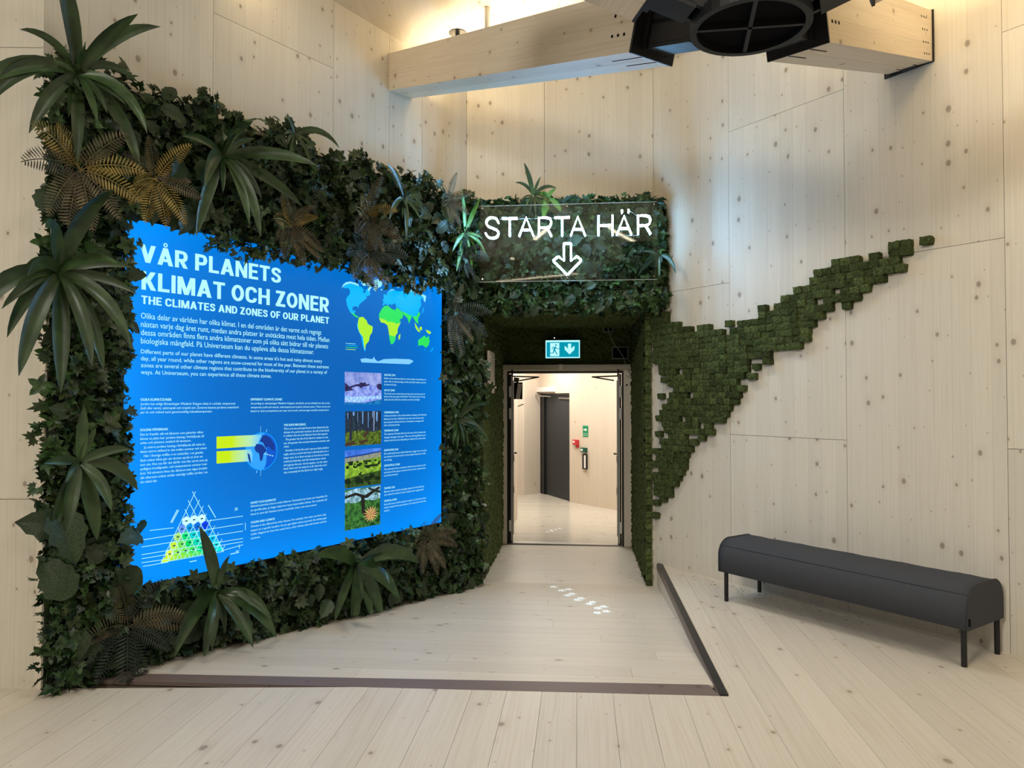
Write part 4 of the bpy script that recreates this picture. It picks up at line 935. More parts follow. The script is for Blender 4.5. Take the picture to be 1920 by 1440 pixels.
for az, lb in ((-101, 'left'), (116, 'right')):
    a = math.radians(az); out = Vector((math.sin(a), math.cos(a), .297)).normalized(); wd = Vector((-math.cos(a), math.sin(a), 0)).normalized(); n_ = wd.cross(out); n_ = n_ if n_.z > 0 else -n_
    W, H = .28, .30; e = HC+Vector((math.sin(a), math.cos(a), 0))*.50+UP*.06-wd*W/2; ln = 1.6
    t = thing('timber_beam', e, 'timber beam above the picture reaching the steel node from the '+lb, 'beam', 'timber roof beams')
    for k in range(2):
        v_, f_ = boxv(e+wd*(W/2*k), wd*(W/2-.002), n_*H, out*ln); fixn(mk('timber', v_, f_, M['beam'], t, uv=[(q_.z*3, q_.x+q_.y) for q_ in v_]))
    v_, f_ = boxv(e-wd*.004-n_*.004, wd*(W+.008), n_*(H+.008), -out*.014); fixn(mk('end_plate', v_, f_, M['black'], t))
    arm(e, -out, wd, n_, W, H, nd)
# things by the ceiling
p_ = Vector((-.205, 5.97, 0)); cp = thing('ceiling_pipe', p_+UP*4.3, 'short vertical steel pipe hanging from the ceiling behind the beam', 'pipe')
MB().tube([p_+UP*4.25, p_+UP*(CEIL-.001)], .022, 10).build('tube', M['steel'], cp); MB().tube([p_+UP*4.84, p_+Vector((.06, 0, 4.80)), p_+Vector((.14, -.02, 4.825))], .004, 6).build('wire', M['steel'], cp)
p_ = Vector((-.452, 6.02, 0)); cp = thing('sprinkler', p_+UP*4.5, 'small dark sprinkler head with round deflector showing above the left beam', 'sprinkler')
MB().tube([p_+UP*4.36, p_+UP*4.60], .014, 8).build('stem', M['steel'], cp); MB().tube([p_+UP*4.645, p_+UP*4.652], .075, 16).build('deflector', M['rail'], cp); MB().tube([p_+UP*4.60, p_+UP*4.645], .02, 8).build('head', M['chrome'], cp)
# ================================================================== BENCH
fL, fRt, bL, bR = onz(1362, 1127), onz(1808, 1250), onz(1424, 1110), onz(1870, 1226)
BX = ((fRt-fL)+(bR-bL)).normalized(); BY = Vector((-BX.y, BX.x, 0)); BY = BY if BY.dot(bL-fL) > 0 else -BY
HB = .232; cA, cB, cC = onz(1346, 1071, HB), onz(1816, 1184, HB), onz(1892, 1157, HB)
Lb = (cB-cA).dot(BX); Wb = min(.47, (cC-cB).dot(BY)); org = Vector((cB.x, cB.y, 0))-BX*Lb
bn = thing('bench', org+BX*Lb/2+BY*Wb/2, 'long charcoal upholstered bench with black legs against the pale right wall', 'bench')
R = .125; prof = [(0, HB), (0, .488-R)]+[(R-R*math.cos(a*PI/20), .488-R+R*math.sin(a*PI/20)) for a in range(1, 11)]+[(Wb-R+R*math.sin(a*PI/20), .488-R+R*math.cos(a*PI/20)) for a in range(0, 10)]+[(Wb, .488-R), (Wb, HB)]
NS = 26; v, f = [], []; npf = len(prof); rr = random.Random(2)
for i in range(NS+1):
    x = Lb*i/NS; xx = x
    for k, (y, z) in enumerate(prof):
        q = org+BX*x+BY*y+UP*z
        if 3 < k < npf-4 and 0 < i < NS: q.z += .003*math.sin(i*1.7+k*.9)*math.sin(i*.6)
        v.append(q)
for i in range(NS):
    for k in range(npf): a, b_ = i*npf+k, i*npf+(k+1) % npf; f.append([a, b_, b_+npf, a+npf])
f += [list(range(npf)), list(range(NS*npf+npf-1, NS*npf-1, -1))]
cu = fixn(mk('cushion', v, f, M['fabric'], bn, smooth=True))
cu.data.polygons.foreach_set('use_smooth', [len(p.vertices) == 4 for p in cu.data.polygons])
pip = simple('piping', (.03, .032, .036), .9)
for x in (.004, Lb-.004): MB().tube([org+BX*x+BY*(y+(.001 if y > Wb/2 else -.001))+UP*(z+.001) for y, z in prof], .0045, 6).build('piping', pip, cu)
ka = 6; y_, z_ = prof[5]; MB().tube([org+BX*(Lb*i/8)+BY*(y_-.001)+UP*(z_+.001) for i in range(9)], .0028, 6).build('seam', pip, cu)
for p_ in (fL, fRt, bL, bR):
    MB().tube([Vector((p_.x, p_.y, 0)), Vector((p_.x, p_.y, HB+.01))], .0165, 14).build('leg', M['rail'], bn)
q = org+BX*(Lb-.002)+BY*.002+UP*.26; v_, f_ = boxv(q, BX*.012, BY*.004, UP*.045); fixn(mk('fabric_tag', v_, f_, M['dark'], bn))
# ================================================================== PAW PRINTS AND MOSS CRUMBS ON THE RAMP
def onramp(u, v):
    z = -.1
    for _ in range(12): p = onz(u, v, z); z = zr_(qp(p)[1])
    return p
pm = simple('painted_print_light', (.92, .97, 1.0), .4)  # white decal colour stands in for the projected light of the prints
pp = [(182, 387), (255, 420), (320, 410), (350, 450), (308, 465), (430, 490), (395, 506), (537, 525), (508, 542), (635, 565), (582, 580), (660, 608), (578, 622)]
seq = ['nearest the door', 'second from the door', 'third from the door', 'fourth from the door', 'fifth from the door', 'sixth from the door', 'seventh from the door', 'eighth from the door', 'ninth from the door', 'tenth from the door', 'third from the lower end', 'at the right of the lower end', 'at the very lower end of the trail']
rr = random.Random(12)
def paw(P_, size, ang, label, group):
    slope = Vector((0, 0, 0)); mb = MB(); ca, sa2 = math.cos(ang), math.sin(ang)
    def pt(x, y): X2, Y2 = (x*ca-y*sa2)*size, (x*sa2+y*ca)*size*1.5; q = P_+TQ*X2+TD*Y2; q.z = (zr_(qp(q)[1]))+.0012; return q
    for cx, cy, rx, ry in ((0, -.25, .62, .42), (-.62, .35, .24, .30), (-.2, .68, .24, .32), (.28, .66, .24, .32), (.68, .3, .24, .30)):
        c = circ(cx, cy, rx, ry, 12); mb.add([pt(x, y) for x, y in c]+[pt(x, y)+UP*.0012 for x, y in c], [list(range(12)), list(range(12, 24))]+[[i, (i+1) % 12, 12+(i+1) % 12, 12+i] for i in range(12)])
    mb.build('paw_light_decal', pm, label=label, cat='paw print', group=group, base=True)
for (x, y), s_ in zip(pp, seq): paw(onramp(1000+x/4.8, 1020+y/4.8), .034, rr.uniform(.6, 1.4), 'paw print of projected light, painted white on the ramp, '+s_, 'paw prints leading to the door')
for x, y in pp:                                         # the print projector on the ceiling: one narrow beam per print
    P_ = onramp(1000+x/4.8, 1020+y/4.8); l = bpy.data.lights.new('print_projector', 'SPOT'); l.energy = 520; l.color = (.72, .9, 1); l.spot_size = math.radians(.85); l.spot_blend = .2; l.shadow_soft_size = .002
    o = bpy.data.objects.new('print_projector', l); COL.objects.link(o); o.location = (1.2, 4.6, 4.7); o.rotation_euler = (P_-o.location).to_track_quat('-Z', 'Y').to_euler()
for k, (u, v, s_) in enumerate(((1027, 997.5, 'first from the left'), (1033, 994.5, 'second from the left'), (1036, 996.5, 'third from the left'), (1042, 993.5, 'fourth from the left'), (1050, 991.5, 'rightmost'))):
    paw(onz(u, v, ZF), .03, rr.uniform(.6, 1.4), 'small paw print of projected light, painted white on the corridor floor inside the door, '+s_, 'paw prints in the corridor')
cr = MB()
def crumb(P_, s):
    o = [Vector((rr.uniform(-s, s), rr.uniform(-s, s), rr.uniform(0, s))) for _ in range(4)]; cr.add([P_+q for q in o], [[0, 1, 2], [0, 1, 3], [1, 2, 3], [0, 2, 3]])
for _ in range(150): u = 905+abs(rr.gauss(0, 22)); crumb(onramp(u, rr.uniform(1030, 1062)), rr.uniform(.003, .009))
for _ in range(230): t_ = rr.random(); crumb(onramp(1208-abs(rr.gauss(0, 16))-(1-t_)*18, 1030+t_*60), rr.uniform(.002, .006))
for _ in range(160): u = rr.uniform(1290, 1640); v_ = 1058+(u-1228)*.2556+4+abs(rr.gauss(0, 7)); crumb(onz(u, v_), rr.uniform(.003, .009))
for u, v_ in ((1023, 1083), (1162, 1075), (1192, 1073), (1178, 1091)): crumb(onramp(u, v_), .014)
cr.build('moss_crumbs', M['mossd'], fix=False, kind='stuff', label='loose dark moss crumbs scattered on the floor along the mossy walls', cat='crumbs')
# ================================================================== INFORMATION SCREEN
NF = .050
sc_t = thing('information_screen', G.w((sL+sR)/2, ZB, NF), 'large glowing blue screen titled VÅR PLANETS KLIMAT OCH ZONER set in the green wall', 'screen')
slab('housing', G, rect(sL-.012, sR+.012, ZB-.012, ZTP+.012), .017, NF-.002, M['rail'], sc_t)
m, nt, b = nm('lit_blue_panel'); N = nt.nodes.new; L = nt.links.new
uvn = N('ShaderNodeUVMap'); sp = N('ShaderNodeSeparateXYZ'); L(uvn.outputs[0], sp.inputs[0])
def mth(op, a, b_=None):
    n = N('ShaderNodeMath'); n.operation = op
    for i, x in enumerate((a, b_)):
        if x is None: continue
        if isinstance(x, (int, float)): n.inputs[i].default_value = x
        else: L(x, n.inputs[i])
    return n.outputs[0]
u_, v_ = sp.outputs[0], sp.outputs[1]
def fall(x, k): return mth('POWER', 2.718, mth('MULTIPLY', x, -k))
gl_ = mth('ADD', fall(u_, 7), mth('MULTIPLY', fall(mth('SUBTRACT', 1, u_), 8), .55)); gl_ = mth('ADD', gl_, mth('MULTIPLY', fall(v_, 6), .85)); gl_ = mth('ADD', gl_, mth('MULTIPLY', fall(mth('SUBTRACT', 1, v_), 7), .35))
gl_ = mth('MINIMUM', gl_, 1); mx = N('ShaderNodeMix'); mx.data_type = 'RGBA'; L(gl_, mx.inputs['Factor'])
mx.inputs['A'].default_value = (0, .108, .44, 1); mx.inputs['B'].default_value = (0, .28, 1.0, 1); L(mx.outputs['Result'], b.inputs['Emission Color'])
b.inputs['Emission Strength'].default_value = 1; b.inputs['Base Color'].default_value = (0, 0, 0, 1); b.inputs['Roughness'].default_value = .5; b.inputs['Specular IOR Level'].default_value = .15
face = mk('display_face', [G.w(s, z, NF) for s, z in rect(sL, sR, ZB, ZTP)], [[0, 1, 2, 3]], m, sc_t, uv=[(0, 0), (1, 0), (1, 1), (0, 1)])
WH = emis('lit_white_print', (.47, .98, 1.0), 1.0)
def conv(scale, ox, oy): return lambda x, y: G.px(ox+x/scale, oy+y/scale, NF)
def mesh_text(s, bold):
    c = bpy.data.curves.new('t', 'FONT'); c.body = s; c.size = 1; c.resolution_u = 2;  c.fill_mode = 'BOTH'
    o = bpy.data.objects.new('t', c); COL.objects.link(o); bpy.context.view_layer.update()
    me = bpy.data.meshes.new_from_object(o.evaluated_get(bpy.context.evaluated_depsgraph_get()))
    V = np.zeros(len(me.vertices)*3); me.vertices.foreach_get('co', V); V = V.reshape(-1, 3); F = [list(p.vertices) for p in me.polygons]
    bpy.data.objects.remove(o); bpy.data.curves.remove(c); bpy.data.meshes.remove(me); return V, F
_, _ = 0, 0
CAPH = None
def text_line(mb, cv, s, x0, y0, x1, cap, bold=0.0, n=.0015, z1=None):
    """baseline starts at picture point (x0,y0); the words end at x1; cap = height of capitals there"""
    global CAPH
    if CAPH is None: CAPH = float(mesh_text('H', 0)[0][:, 1].max())
    V, F = mesh_text(s, bold); a, z = cv(x0, y0); b_ = cv(x1, y0)[0]; zc = cv(x0, y0-cap)[1]; sy = (zc-z)/CAPH; sx = (b_-a)/(V[:, 0].max()-V[:, 0].min()); xm = V[:, 0].min()
    for k in ((-1, 0, 1) if bold > .02 else (0,)): mb.add([G.w(a+(p[0]-xm+k*.022)*sx, z+p[1]*sy, NF+n) for p in V], F)
def block(name, cv, lines, cap, bold=0.0, mat=None, par=None, n=.0015):
    mb = MB()
    for s, x0, y0, x1 in lines: text_line(mb, cv, s, x0, y0, x1, cap, bold, n)
    return mb.build(name, mat or WH, par or sc_t, fix=False)
# heavy capitals of the title, built stroke by stroke (cap height 1)
def ell(n=24): return [(.335+.24*math.cos(2*PI*k/n), .5+.405*math.sin(2*PI*k/n)*(1.0)) for k in range(n+1)]
PB = [(.1, .905), (.34, .905), (.46, .86), (.505, .73), (.505, .62), (.46, .49), (.34, .44), (.1, .44)]
GL = {'A': (.72, [('d', .105, 0, .36, 1, .215), ('d', .615, 0, .36, 1, .215), ('b', .17, .2, .55, .36)]),
 'C': (.63, [('c', [(.53, .68), (.50, .83), (.33, .905), (.15, .83), (.095, .64), (.095, .36), (.15, .17), (.33, .095), (.50, .17), (.53, .32)])]),
 'D': (.61, [('b', 0, 0, .19, 1), ('c', [(.1, .905), (.26, .905), (.43, .84), (.51, .64), (.51, .36), (.43, .16), (.26, .095), (.1, .095)])]),
 'E': (.54, [('b', 0, 0, .19, 1), ('b', 0, 0, .54, .17), ('b', 0, .42, .49, .58), ('b', 0, .83, .54, 1)]), 'F': (.52, [('b', 0, 0, .19, 1), ('b', 0, .41, .47, .57), ('b', 0, .83, .52, 1)]),
 'H': (.65, [('b', 0, 0, .19, 1), ('b', .46, 0, .65, 1), ('b', 0, .42, .65, .58)]), 'I': (.19, [('b', 0, 0, .19, 1)]),
 'K': (.63, [('b', 0, 0, .19, 1), ('d', .20, .38, .50, 1, .23), ('d', .27, .56, .52, 0, .23)]), 'L': (.52, [('b', 0, 0, .19, 1), ('b', 0, 0, .52, .17)]),
 'M': (.84, [('b', 0, 0, .19, 1), ('b', .65, 0, .84, 1), ('d', .13, 1, .42, 0, .21), ('d', .71, 1, .42, 0, .21)]), 'N': (.65, [('b', 0, 0, .19, 1), ('b', .46, 0, .65, 1), ('d', .10, 1, .55, 0, .20)]),
 'O': (.67, [('c', ell())]), 'P': (.61, [('b', 0, 0, .19, 1), ('c', PB)]), 'R': (.63, [('b', 0, 0, .19, 1), ('c', PB), ('d', .30, .44, .51, 0, .22)]),
 'S': (.60, [('c', [(.50, .70), (.46, .85), (.31, .905), (.15, .86), (.11, .73), (.17, .61), (.31, .53), (.44, .44), (.495, .30), (.45, .15), (.30, .095), (.14, .14), (.095, .30)])]),
 'T': (.60, [('b', 0, .83, .60, 1), ('b', .205, 0, .395, 1)]), 'U': (.63, [('c', [(.095, 1), (.095, .34), (.15, .16), (.315, .095), (.48, .16), (.535, .34), (.535, 1)])]),
 'V': (.70, [('d', .105, 1, .35, 0, .215), ('d', .595, 1, .35, 0, .215)]), 'Z': (.58, [('b', .02, .83, .57, 1), ('b', .01, 0, .58, .17), ('d', .13, .1, .45, .9, .24)])}
GL['Å'] = (.72, GL['A'][1]+[('r', .36, 1.17, .125, .06)])
def heavy_line(name, cv, s, x0, y0, x1, cap):
    polys, x, own, li = [], 0, [], 0
    for ch in s:
        if ch == ' ': x += .26; continue
        wd, st = GL[ch]
        li += 1
        for q in st:
            if q[0] == 'b': polys.append([(x+q[1], q[2]), (x+q[3], q[2]), (x+q[3], q[4]), (x+q[1], q[4])])
            elif q[0] == 'd': h = q[5]/2; polys.append([(x+q[1]-h, q[2]), (x+q[1]+h, q[2]), (x+q[3]+h, q[4]), (x+q[3]-h, q[4])])
            elif q[0] == 'r':
                for k in range(20):
                    a0, a1 = 2*PI*k/20, 2*PI*(k+1)/20; polys.append([(x+q[1]+r_*math.cos(a)*.8, q[2]+r_*math.sin(a)) for r_, a in ((q[3], a0), (q[3], a1), (q[4], a1), (q[4], a0))])
            else:
                P_ = q[1] if len(q[1]) > 20 else [(v.x, v.y) for v in smooth([Vector((a, b, 0)) for a, b in q[1]], 4)]
                nr = []
                for i in range(len(P_)):
                    cl = len(q[1]) > 20; a = P_[i-1] if i else (P_[-2] if cl else P_[0]); b_ = P_[i+1] if i < len(P_)-1 else (P_[1] if cl else P_[-1])
                    d = Vector((b_[0]-a[0], b_[1]-a[1])).normalized(); nr.append((-d.y*.095, d.x*.09))
                for i in range(len(P_)-1):
                    (a, b_), (m_, n_), (c_, d_), (o_, p_) = P_[i], nr[i], P_[i+1], nr[i+1]; polys.append([(x+a+m_, b_+n_), (x+c_+o_, d_+p_), (x+c_-o_, d_-p_), (x+a-m_, b_-n_)])
        own += [li]*(len(polys)-len(own)); x += wd+.085
    W_ = x-.085; a, z = cv(x0, y0); b_ = cv(x1, y0)[0]; hz = cv(x0, y0-cap)[1]-z; t = thing(name, G.w((a+b_)/2, z, NF+.0016), None, None); t.parent = sc_t; t.location = WL[t]-WL[sc_t]
    for k in range(1, li+1):
        mb = MB()
        for q, o_ in zip(polys, own):
            if o_ == k: mb.add([G.w(a+(b_-a)*u/W_, z+hz*v, NF+.0016) for u, v in q], [list(range(len(q)))])
        mb.build('letter', WH, t, fix=False)
ZA = conv(4, 220, 400)
heavy_line('title_line', ZA, 'VÅR PLANETS', 168, 362, 1228, 134); heavy_line('title_line', ZA, 'KLIMAT OCH ZONER', 180, 570, 1588, 139)
heavy_line('subtitle_line', ZA, 'THE CLIMATES AND ZONES OF OUR PLANET', 178, 677, 1588, 62)
block('swedish_paragraph', ZA, [('Olika delar av världen har olika klimat. I en del områden är det varmt och regnigt', 176, 787, 1530), ('nästan varje dag året runt, medan andra platser är snötäckta mest hela tiden. Mellan', 176, 850, 1590),
      ('dessa områden finns flera andra klimatzoner som på olika sätt bidrar till vår planets', 176, 912, 1580), ('biologiska mångfald. På Universeum kan du uppleva alla dessa klimatzoner.', 176, 975, 1475)], 43, .012)
block('english_paragraph', ZA, [('Different parts of our planet have different climates. In some areas it\'s hot and rainy almost every', 176, 1050, 1535), ('day, all year round, while other regions are snow-covered for most of the year. Between these extreme', 176, 1102, 1585),
      ('zones are several other climate regions that contribute to the biodiversity of our planet in a variety of', 176, 1153, 1572), ('ways. At Universeum, you can experience all these climate zones.', 176, 1205, 1155)], 31, .010)
ZBc = conv(4, 240, 720)
block('heading', ZBc, [('OLIKA KLIMATZONER', 93, 126, 325)], 19, .028)
block('text_block', ZBc, [('Jorden kan enligt klimatologen Wladimir Köppen delas in i arktisk, tempererad', 93, 158, 802), ('(kall eller varm), subtropisk och tropisk zon. Zonerna baseras på deras nederbörd', 93, 190, 828), ('per år och månad samt genomsnittlig månadstemperatur.', 93, 221, 632)], 18, .012)
block('heading', ZBc, [('DIFFERENT CLIMATE ZONES', 920, 123, 1155)], 16, .028)
block('text_block', ZBc, [('According to climatologist Wladimir Köppen, the Earth can be divided into the arctic,', 920, 153, 1515), ('temperate (cold and warm), subtropical and tropical climate zones. These zones are', 920, 182, 1515), ('based on their precipitation per year and month, and average monthly temperature', 920, 210, 1505)], 15, .012)
block('heading', ZBc, [('SOLENS PÅVERKAN', 91, 354, 296)], 18, .028)
sv = ['Det är framför allt två faktorer som påverkar vilket', 'klimat en plats har: jordens lutning i förhållande till', 'solen och platsens avstånd till ekvatorn.', 'Ju större jordens lutning i förhållande till solen är,', 'desto större skillnad är det mellan sommar och vinter.', 'Här i Sverige träffas vi av solstrålar i en ganska', 'flack vinkel vilket gör att värmen sprids ut över en', 'stor yta. Hos oss blir det därför inte lika varmt som på', 'sydligare breddgrader, och temperaturen varierar över', 'året. Vid ekvatorn finns det däremot inte några årstider', 'alls eftersom solens strålar ständigt träffar jorden i en', 'rät vinkel där.']
yl = [388, 420, 451, 484, 517, 549, 583, 615, 647, 680, 713, 745]; xr = [563, 568, 472, 580, 593, 562, 558, 595, 592, 595, 595, 220]
block('text_block', ZBc, [(s, 118 if i in (3, 5) else 91, y, x) for i, (s, y, x) in enumerate(zip(sv, yl, xr))], 18, .012)
block('heading', ZBc, [('THE SUN\'S INFLUENCE', 1168, 316, 1332)], 16, .028)
en = ['There are two principal factors that determine the', 'climate of a particular location: the tilt of the Earth', 'in relation the sun and distance from the equator', 'The greater the tilt of the Earth in relation to the', 'sun, the greater the variation between summer and', 'winter.', 'Sweden is hit by the sun\'s rays at a fairly shallow', 'angle, and as a result the heat is distributed over a', 'larger area. So it does not get as hot here as more', 'southerly latitudes, and the temperature varies', 'throughout the year. At the equator, on the other', 'hand, there are no seasons at all, since the sun\'s', 'rays constantly hit the Earth at a right angle.']
yl = [343, 370, 396, 423, 451, 477, 506, 534, 562, 589, 617, 643, 671]; xr = [1503, 1507, 1497, 1500, 1510, 1210, 1505, 1503, 1505, 1482, 1495, 1490, 1462]
block('text_block', ZBc, [(s, 1180 if i in (3, 6) else 1167, y, x) for i, (s, y, x) in enumerate(zip(en, yl, xr))], 15, .012)
block('heading', ZBc, [('HAVET OCH KLIMATET', 920, 900, 1110)], 16, .028)
block('text_block', ZBc, [('Klimatet påverkas även av andra faktorer. Exempelvis har havet stor betydelse för', 920, 925, 1495), ('en specifik plats. Ju högre höjd över havet desto kallare klimat. Om avståndet till', 920, 955, 1490), ('havet är stort blir klimatet torrare med kalla vintrar och varma somrar', 920, 985, 1415)], 15, .012)
block('heading', ZBc, [('OCEAN AND CLIMATE', 920, 1047, 1100)], 16, .028)
block('text_block', ZBc, [('Climate is also affected by other factors. For example, the ocean can have a big', 920, 1076, 1482), ('impact on a specific location. As you get higher above sea level, the climate gets', 920, 1106, 1488), ('colder. Regions far from the ocean have a drier climate with cold winters and hot', 920, 1135, 1488), ('summers.', 920, 1165, 992)], 15, .012)
ZP = conv(4.365, 630, 680)
zones = [(107, 483, 'ARKTISK ZON', [(134, 735, 'Nollan neren polarren eftersom den kretiken vid polderna nu'), (160, 735, 'polar. Här är vintrarna långa, mörka och kalla medan somrarna'), (185, 495, 'är korta och ljusa.')]),
         (233, 480, 'ARCTIC ZONE', [(260, 728, 'The Arctic zone is also known as the polar zone because it is'), (284, 728, 'found at the two poles of the Earth. The winters here are long,'), (309, 685, 'dark and cold, while the summers are short and light.')]),
         (415, 512, 'TEMPERERAD ZON', [(441, 740, 'I denna zon hittar vi den största delen av Sverige. Här förändras'), (468, 720, 'klimatet över året. Skillnaderna är även stora inom zonen,'), (494, 718, 'beroende på avståndet till havet. Områdena är antingen kall-'), (519, 522, 'eller varmtempererade.')]),
         (565, 510, 'TEMPERATE ZONE', [(592, 733, 'The majority of Sweden falls into this zone, with a climate that'), (619, 733, 'changes throughout the year. There are also big differences in'), (645, 733, 'climate within the zone depending on distance from the ocean.')]),
         (725, 508, 'SUBTROPISK ZON', [(752, 742, 'Den subtropiska zonen, ibland kallad varm, ligger norr och söder'), (778, 733, 'om ekvatorn. Somrarna här är varma medan vintrarna är milda'), (805, 458, 'och fuktiga.')]),
         (851, 521, 'SUBTROPICAL ZONE', [(880, 732, 'The subtropical zone, sometimes referred to as arid, lies north'), (906, 732, 'and south of the equator. Summers here are hot, while winters'), (932, 505, 'are mild and humid.')]),
         (1037, 480, 'TROPISK ZON', [(1064, 720, 'Eftersom zonen sträcker sig längs ekvatorn är här alltid hett'), (1090, 720, 'och i stället för årstider har den tropiska zonen regnperioder.')]),
         (1141, 495, 'TROPICAL ZONE', [(1168, 736, 'Since this zone stretches along the equator, it\'s hot time of year'), (1194, 736, 'round. Instead of the usual seasons, the tropical zone has rainy'), (1220, 440, 'seasons.')])]
for y, xe, h_, ls in zones:
    block('heading', ZP, [(h_, 393, y, xe)], 15, .028); block('text_block', ZP, [(s, 393, yy, xx) for yy, xx, s in ls], 14, .012)
# ---- world map
ZM = conv(5.142, 600, 480)
wm = thing('world_map', G.w(*ZM(640, 620), NF+.001), None, None); WLm = WL[wm]; wm.parent = sc_t; wm.location = WLm-WL[sc_t]
def poly_part(name, mat, polys, cv, par, n=.001):
    for q in polys: mk(name, [G.w(*cv(x, y), NF+n) for x, y in q], [list(range(len(q)))], mat, par)
cPale, cBlue, cGreen, cYel = emis('map_pale', (.30, .82, 1.0)), emis('map_cyan', (.0, .48, 1.0)), emis('map_green', (.03, .78, .12)), emis('map_lime', (.42, .86, .03))
poly_part('temperate_zone', cBlue, [
  [(213, 292), (238, 268), (290, 256), (335, 268), (370, 285), (400, 300), (425, 330), (410, 345), (432, 362), (440, 330), (455, 318), (485, 352), (482, 378), (440, 392), (455, 402), (420, 432), (390, 455), (372, 480), (368, 506), (355, 485), (320, 487), (310, 512), (326, 532), (340, 520), (342, 540), (325, 556), (292, 545), (270, 502), (258, 470), (250, 420), (262, 392), (285, 370), (290, 335), (270, 308), (238, 312)],
  [(600, 478), (612, 440), (600, 428), (618, 400), (608, 385), (622, 365), (640, 380), (650, 345), (690, 322), (722, 335), (770, 340), (840, 330), (905, 345), (960, 368), (1005, 392), (1012, 440), (1000, 428), (985, 405), (968, 425), (978, 470), (962, 502), (945, 545), (925, 580), (895, 580), (858, 568), (820, 545), (780, 530), (762, 505), (735, 495), (725, 455), (690, 470), (700, 490), (676, 462), (650, 478), (626, 455), (620, 478)],
  [(990, 488), (1003, 510), (990, 552), (980, 542), (992, 515)], [(1003, 902), (1016, 898), (1010, 914)], [(1095, 878), (1088, 905), (1052, 934), (1070, 905)], [(680, 830), (722, 795), (725, 820), (700, 850)],
  [(352, 640), (368, 660), (372, 715), (405, 770), (428, 840), (440, 900), (430, 925), (412, 868), (395, 775), (362, 705)]], ZM, wm, .001)
poly_part('arctic_zone', cPale, [
  [(205, 318), (222, 275), (250, 252), (292, 246), (350, 262), (370, 272), (372, 290), (330, 275), (290, 264), (240, 278), (218, 300)], [(370, 240), (398, 228), (420, 238), (400, 250)], [(430, 228), (470, 212), (510, 215), (490, 232), (450, 238)],
  [(395, 262), (430, 250), (450, 280), (420, 290)], [(440, 262), (480, 258), (496, 300), (470, 345), (458, 318), (470, 300)], [(515, 240), (540, 222), (575, 228), (600, 255), (592, 292), (560, 308), (535, 342), (514, 322), (524, 280)], [(578, 322), (600, 320), (596, 335)],
  [(808, 282), (830, 300), (850, 322), (905, 332), (960, 352), (1022, 386), (1012, 446), (1000, 435), (998, 400), (960, 372), (905, 350), (840, 335), (805, 330)], [(740, 300), (770, 292), (752, 312)], [(655, 345), (690, 318), (725, 330), (690, 330)]], ZM, wm, .002)
poly_part('antarctica', emis('map_ice', (.22, .62, 1.0)), [[(386, 995), (430, 985), (500, 995), (512, 985), (520, 968), (528, 995), (555, 1016), (575, 1010), (612, 995), (720, 990), (800, 993), (862, 995), (902, 1014), (862, 1044), (400, 1026)]], ZM, wm, .002)
poly_part('subtropical_zone', cGreen, [
  [(290, 542), (330, 556), (342, 572), (362, 580), (372, 596), (348, 592), (318, 568)], [(600, 502), (622, 482), (655, 480), (692, 512), (722, 520), (738, 560), (760, 610), (778, 632), (745, 655), (700, 642), (652, 640), (605, 618), (570, 600), (568, 558)],
  [(730, 500), (764, 512), (802, 570), (792, 600), (760, 616), (742, 572), (726, 530)], [(768, 530), (820, 545), (862, 568), (888, 580), (876, 604), (858, 652), (842, 600), (805, 565)], [(888, 580), (930, 580), (952, 535), (966, 560), (945, 600), (946, 655), (925, 640), (900, 598)],
  [(945, 812), (985, 782), (1008, 765), (1026, 790), (1045, 768), (1056, 822), (1046, 860), (1020, 886), (990, 860), (946, 866)], [(665, 762), (695, 772), (728, 768), (728, 800), (700, 850), (682, 850), (668, 800)]], ZM, wm, .0015)
poly_part('tropical_zone', cYel, [
  [(375, 592), (412, 586), (448, 622), (460, 655), (508, 682), (502, 735), (480, 768), (470, 820), (440, 855), (432, 905), (458, 938), (428, 900), (412, 780), (378, 735), (362, 680), (366, 620)],
  [(568, 600), (620, 612), (652, 634), (702, 638), (742, 655), (778, 638), (748, 700), (746, 742), (720, 776), (690, 770), (665, 762), (658, 710), (648, 668), (620, 648), (585, 640)], [(754, 772), (774, 748), (770, 795), (757, 812)],
  [(955, 690), (978, 680), (985, 712), (960, 716)], [(1018, 712), (1045, 718), (1072, 736), (1055, 756), (1030, 738)], [(912, 640), (940, 690), (968, 735), (945, 730), (918, 690)]], ZM, wm, .002)
poly_part('legend_line', cPale, [[(248, 838), (256, 838), (256, 846), (248, 846)], [(262, 840), (342, 845), (342, 850), (262, 846)]], ZM, wm); poly_part('legend_line', cBlue, [[(248, 857), (256, 857), (256, 865), (248, 865)], [(262, 858), (362, 864), (362, 869), (262, 864)]], ZM, wm)
poly_part('legend_line', cGreen, [[(248, 876), (256, 876), (256, 884), (248, 884)], [(262, 877), (362, 883), (362, 888), (262, 883)]], ZM, wm); poly_part('legend_line', cYel, [[(248, 895), (256, 895), (256, 903), (248, 903)], [(262, 896), (342, 902), (342, 907), (262, 902)]], ZM, wm)
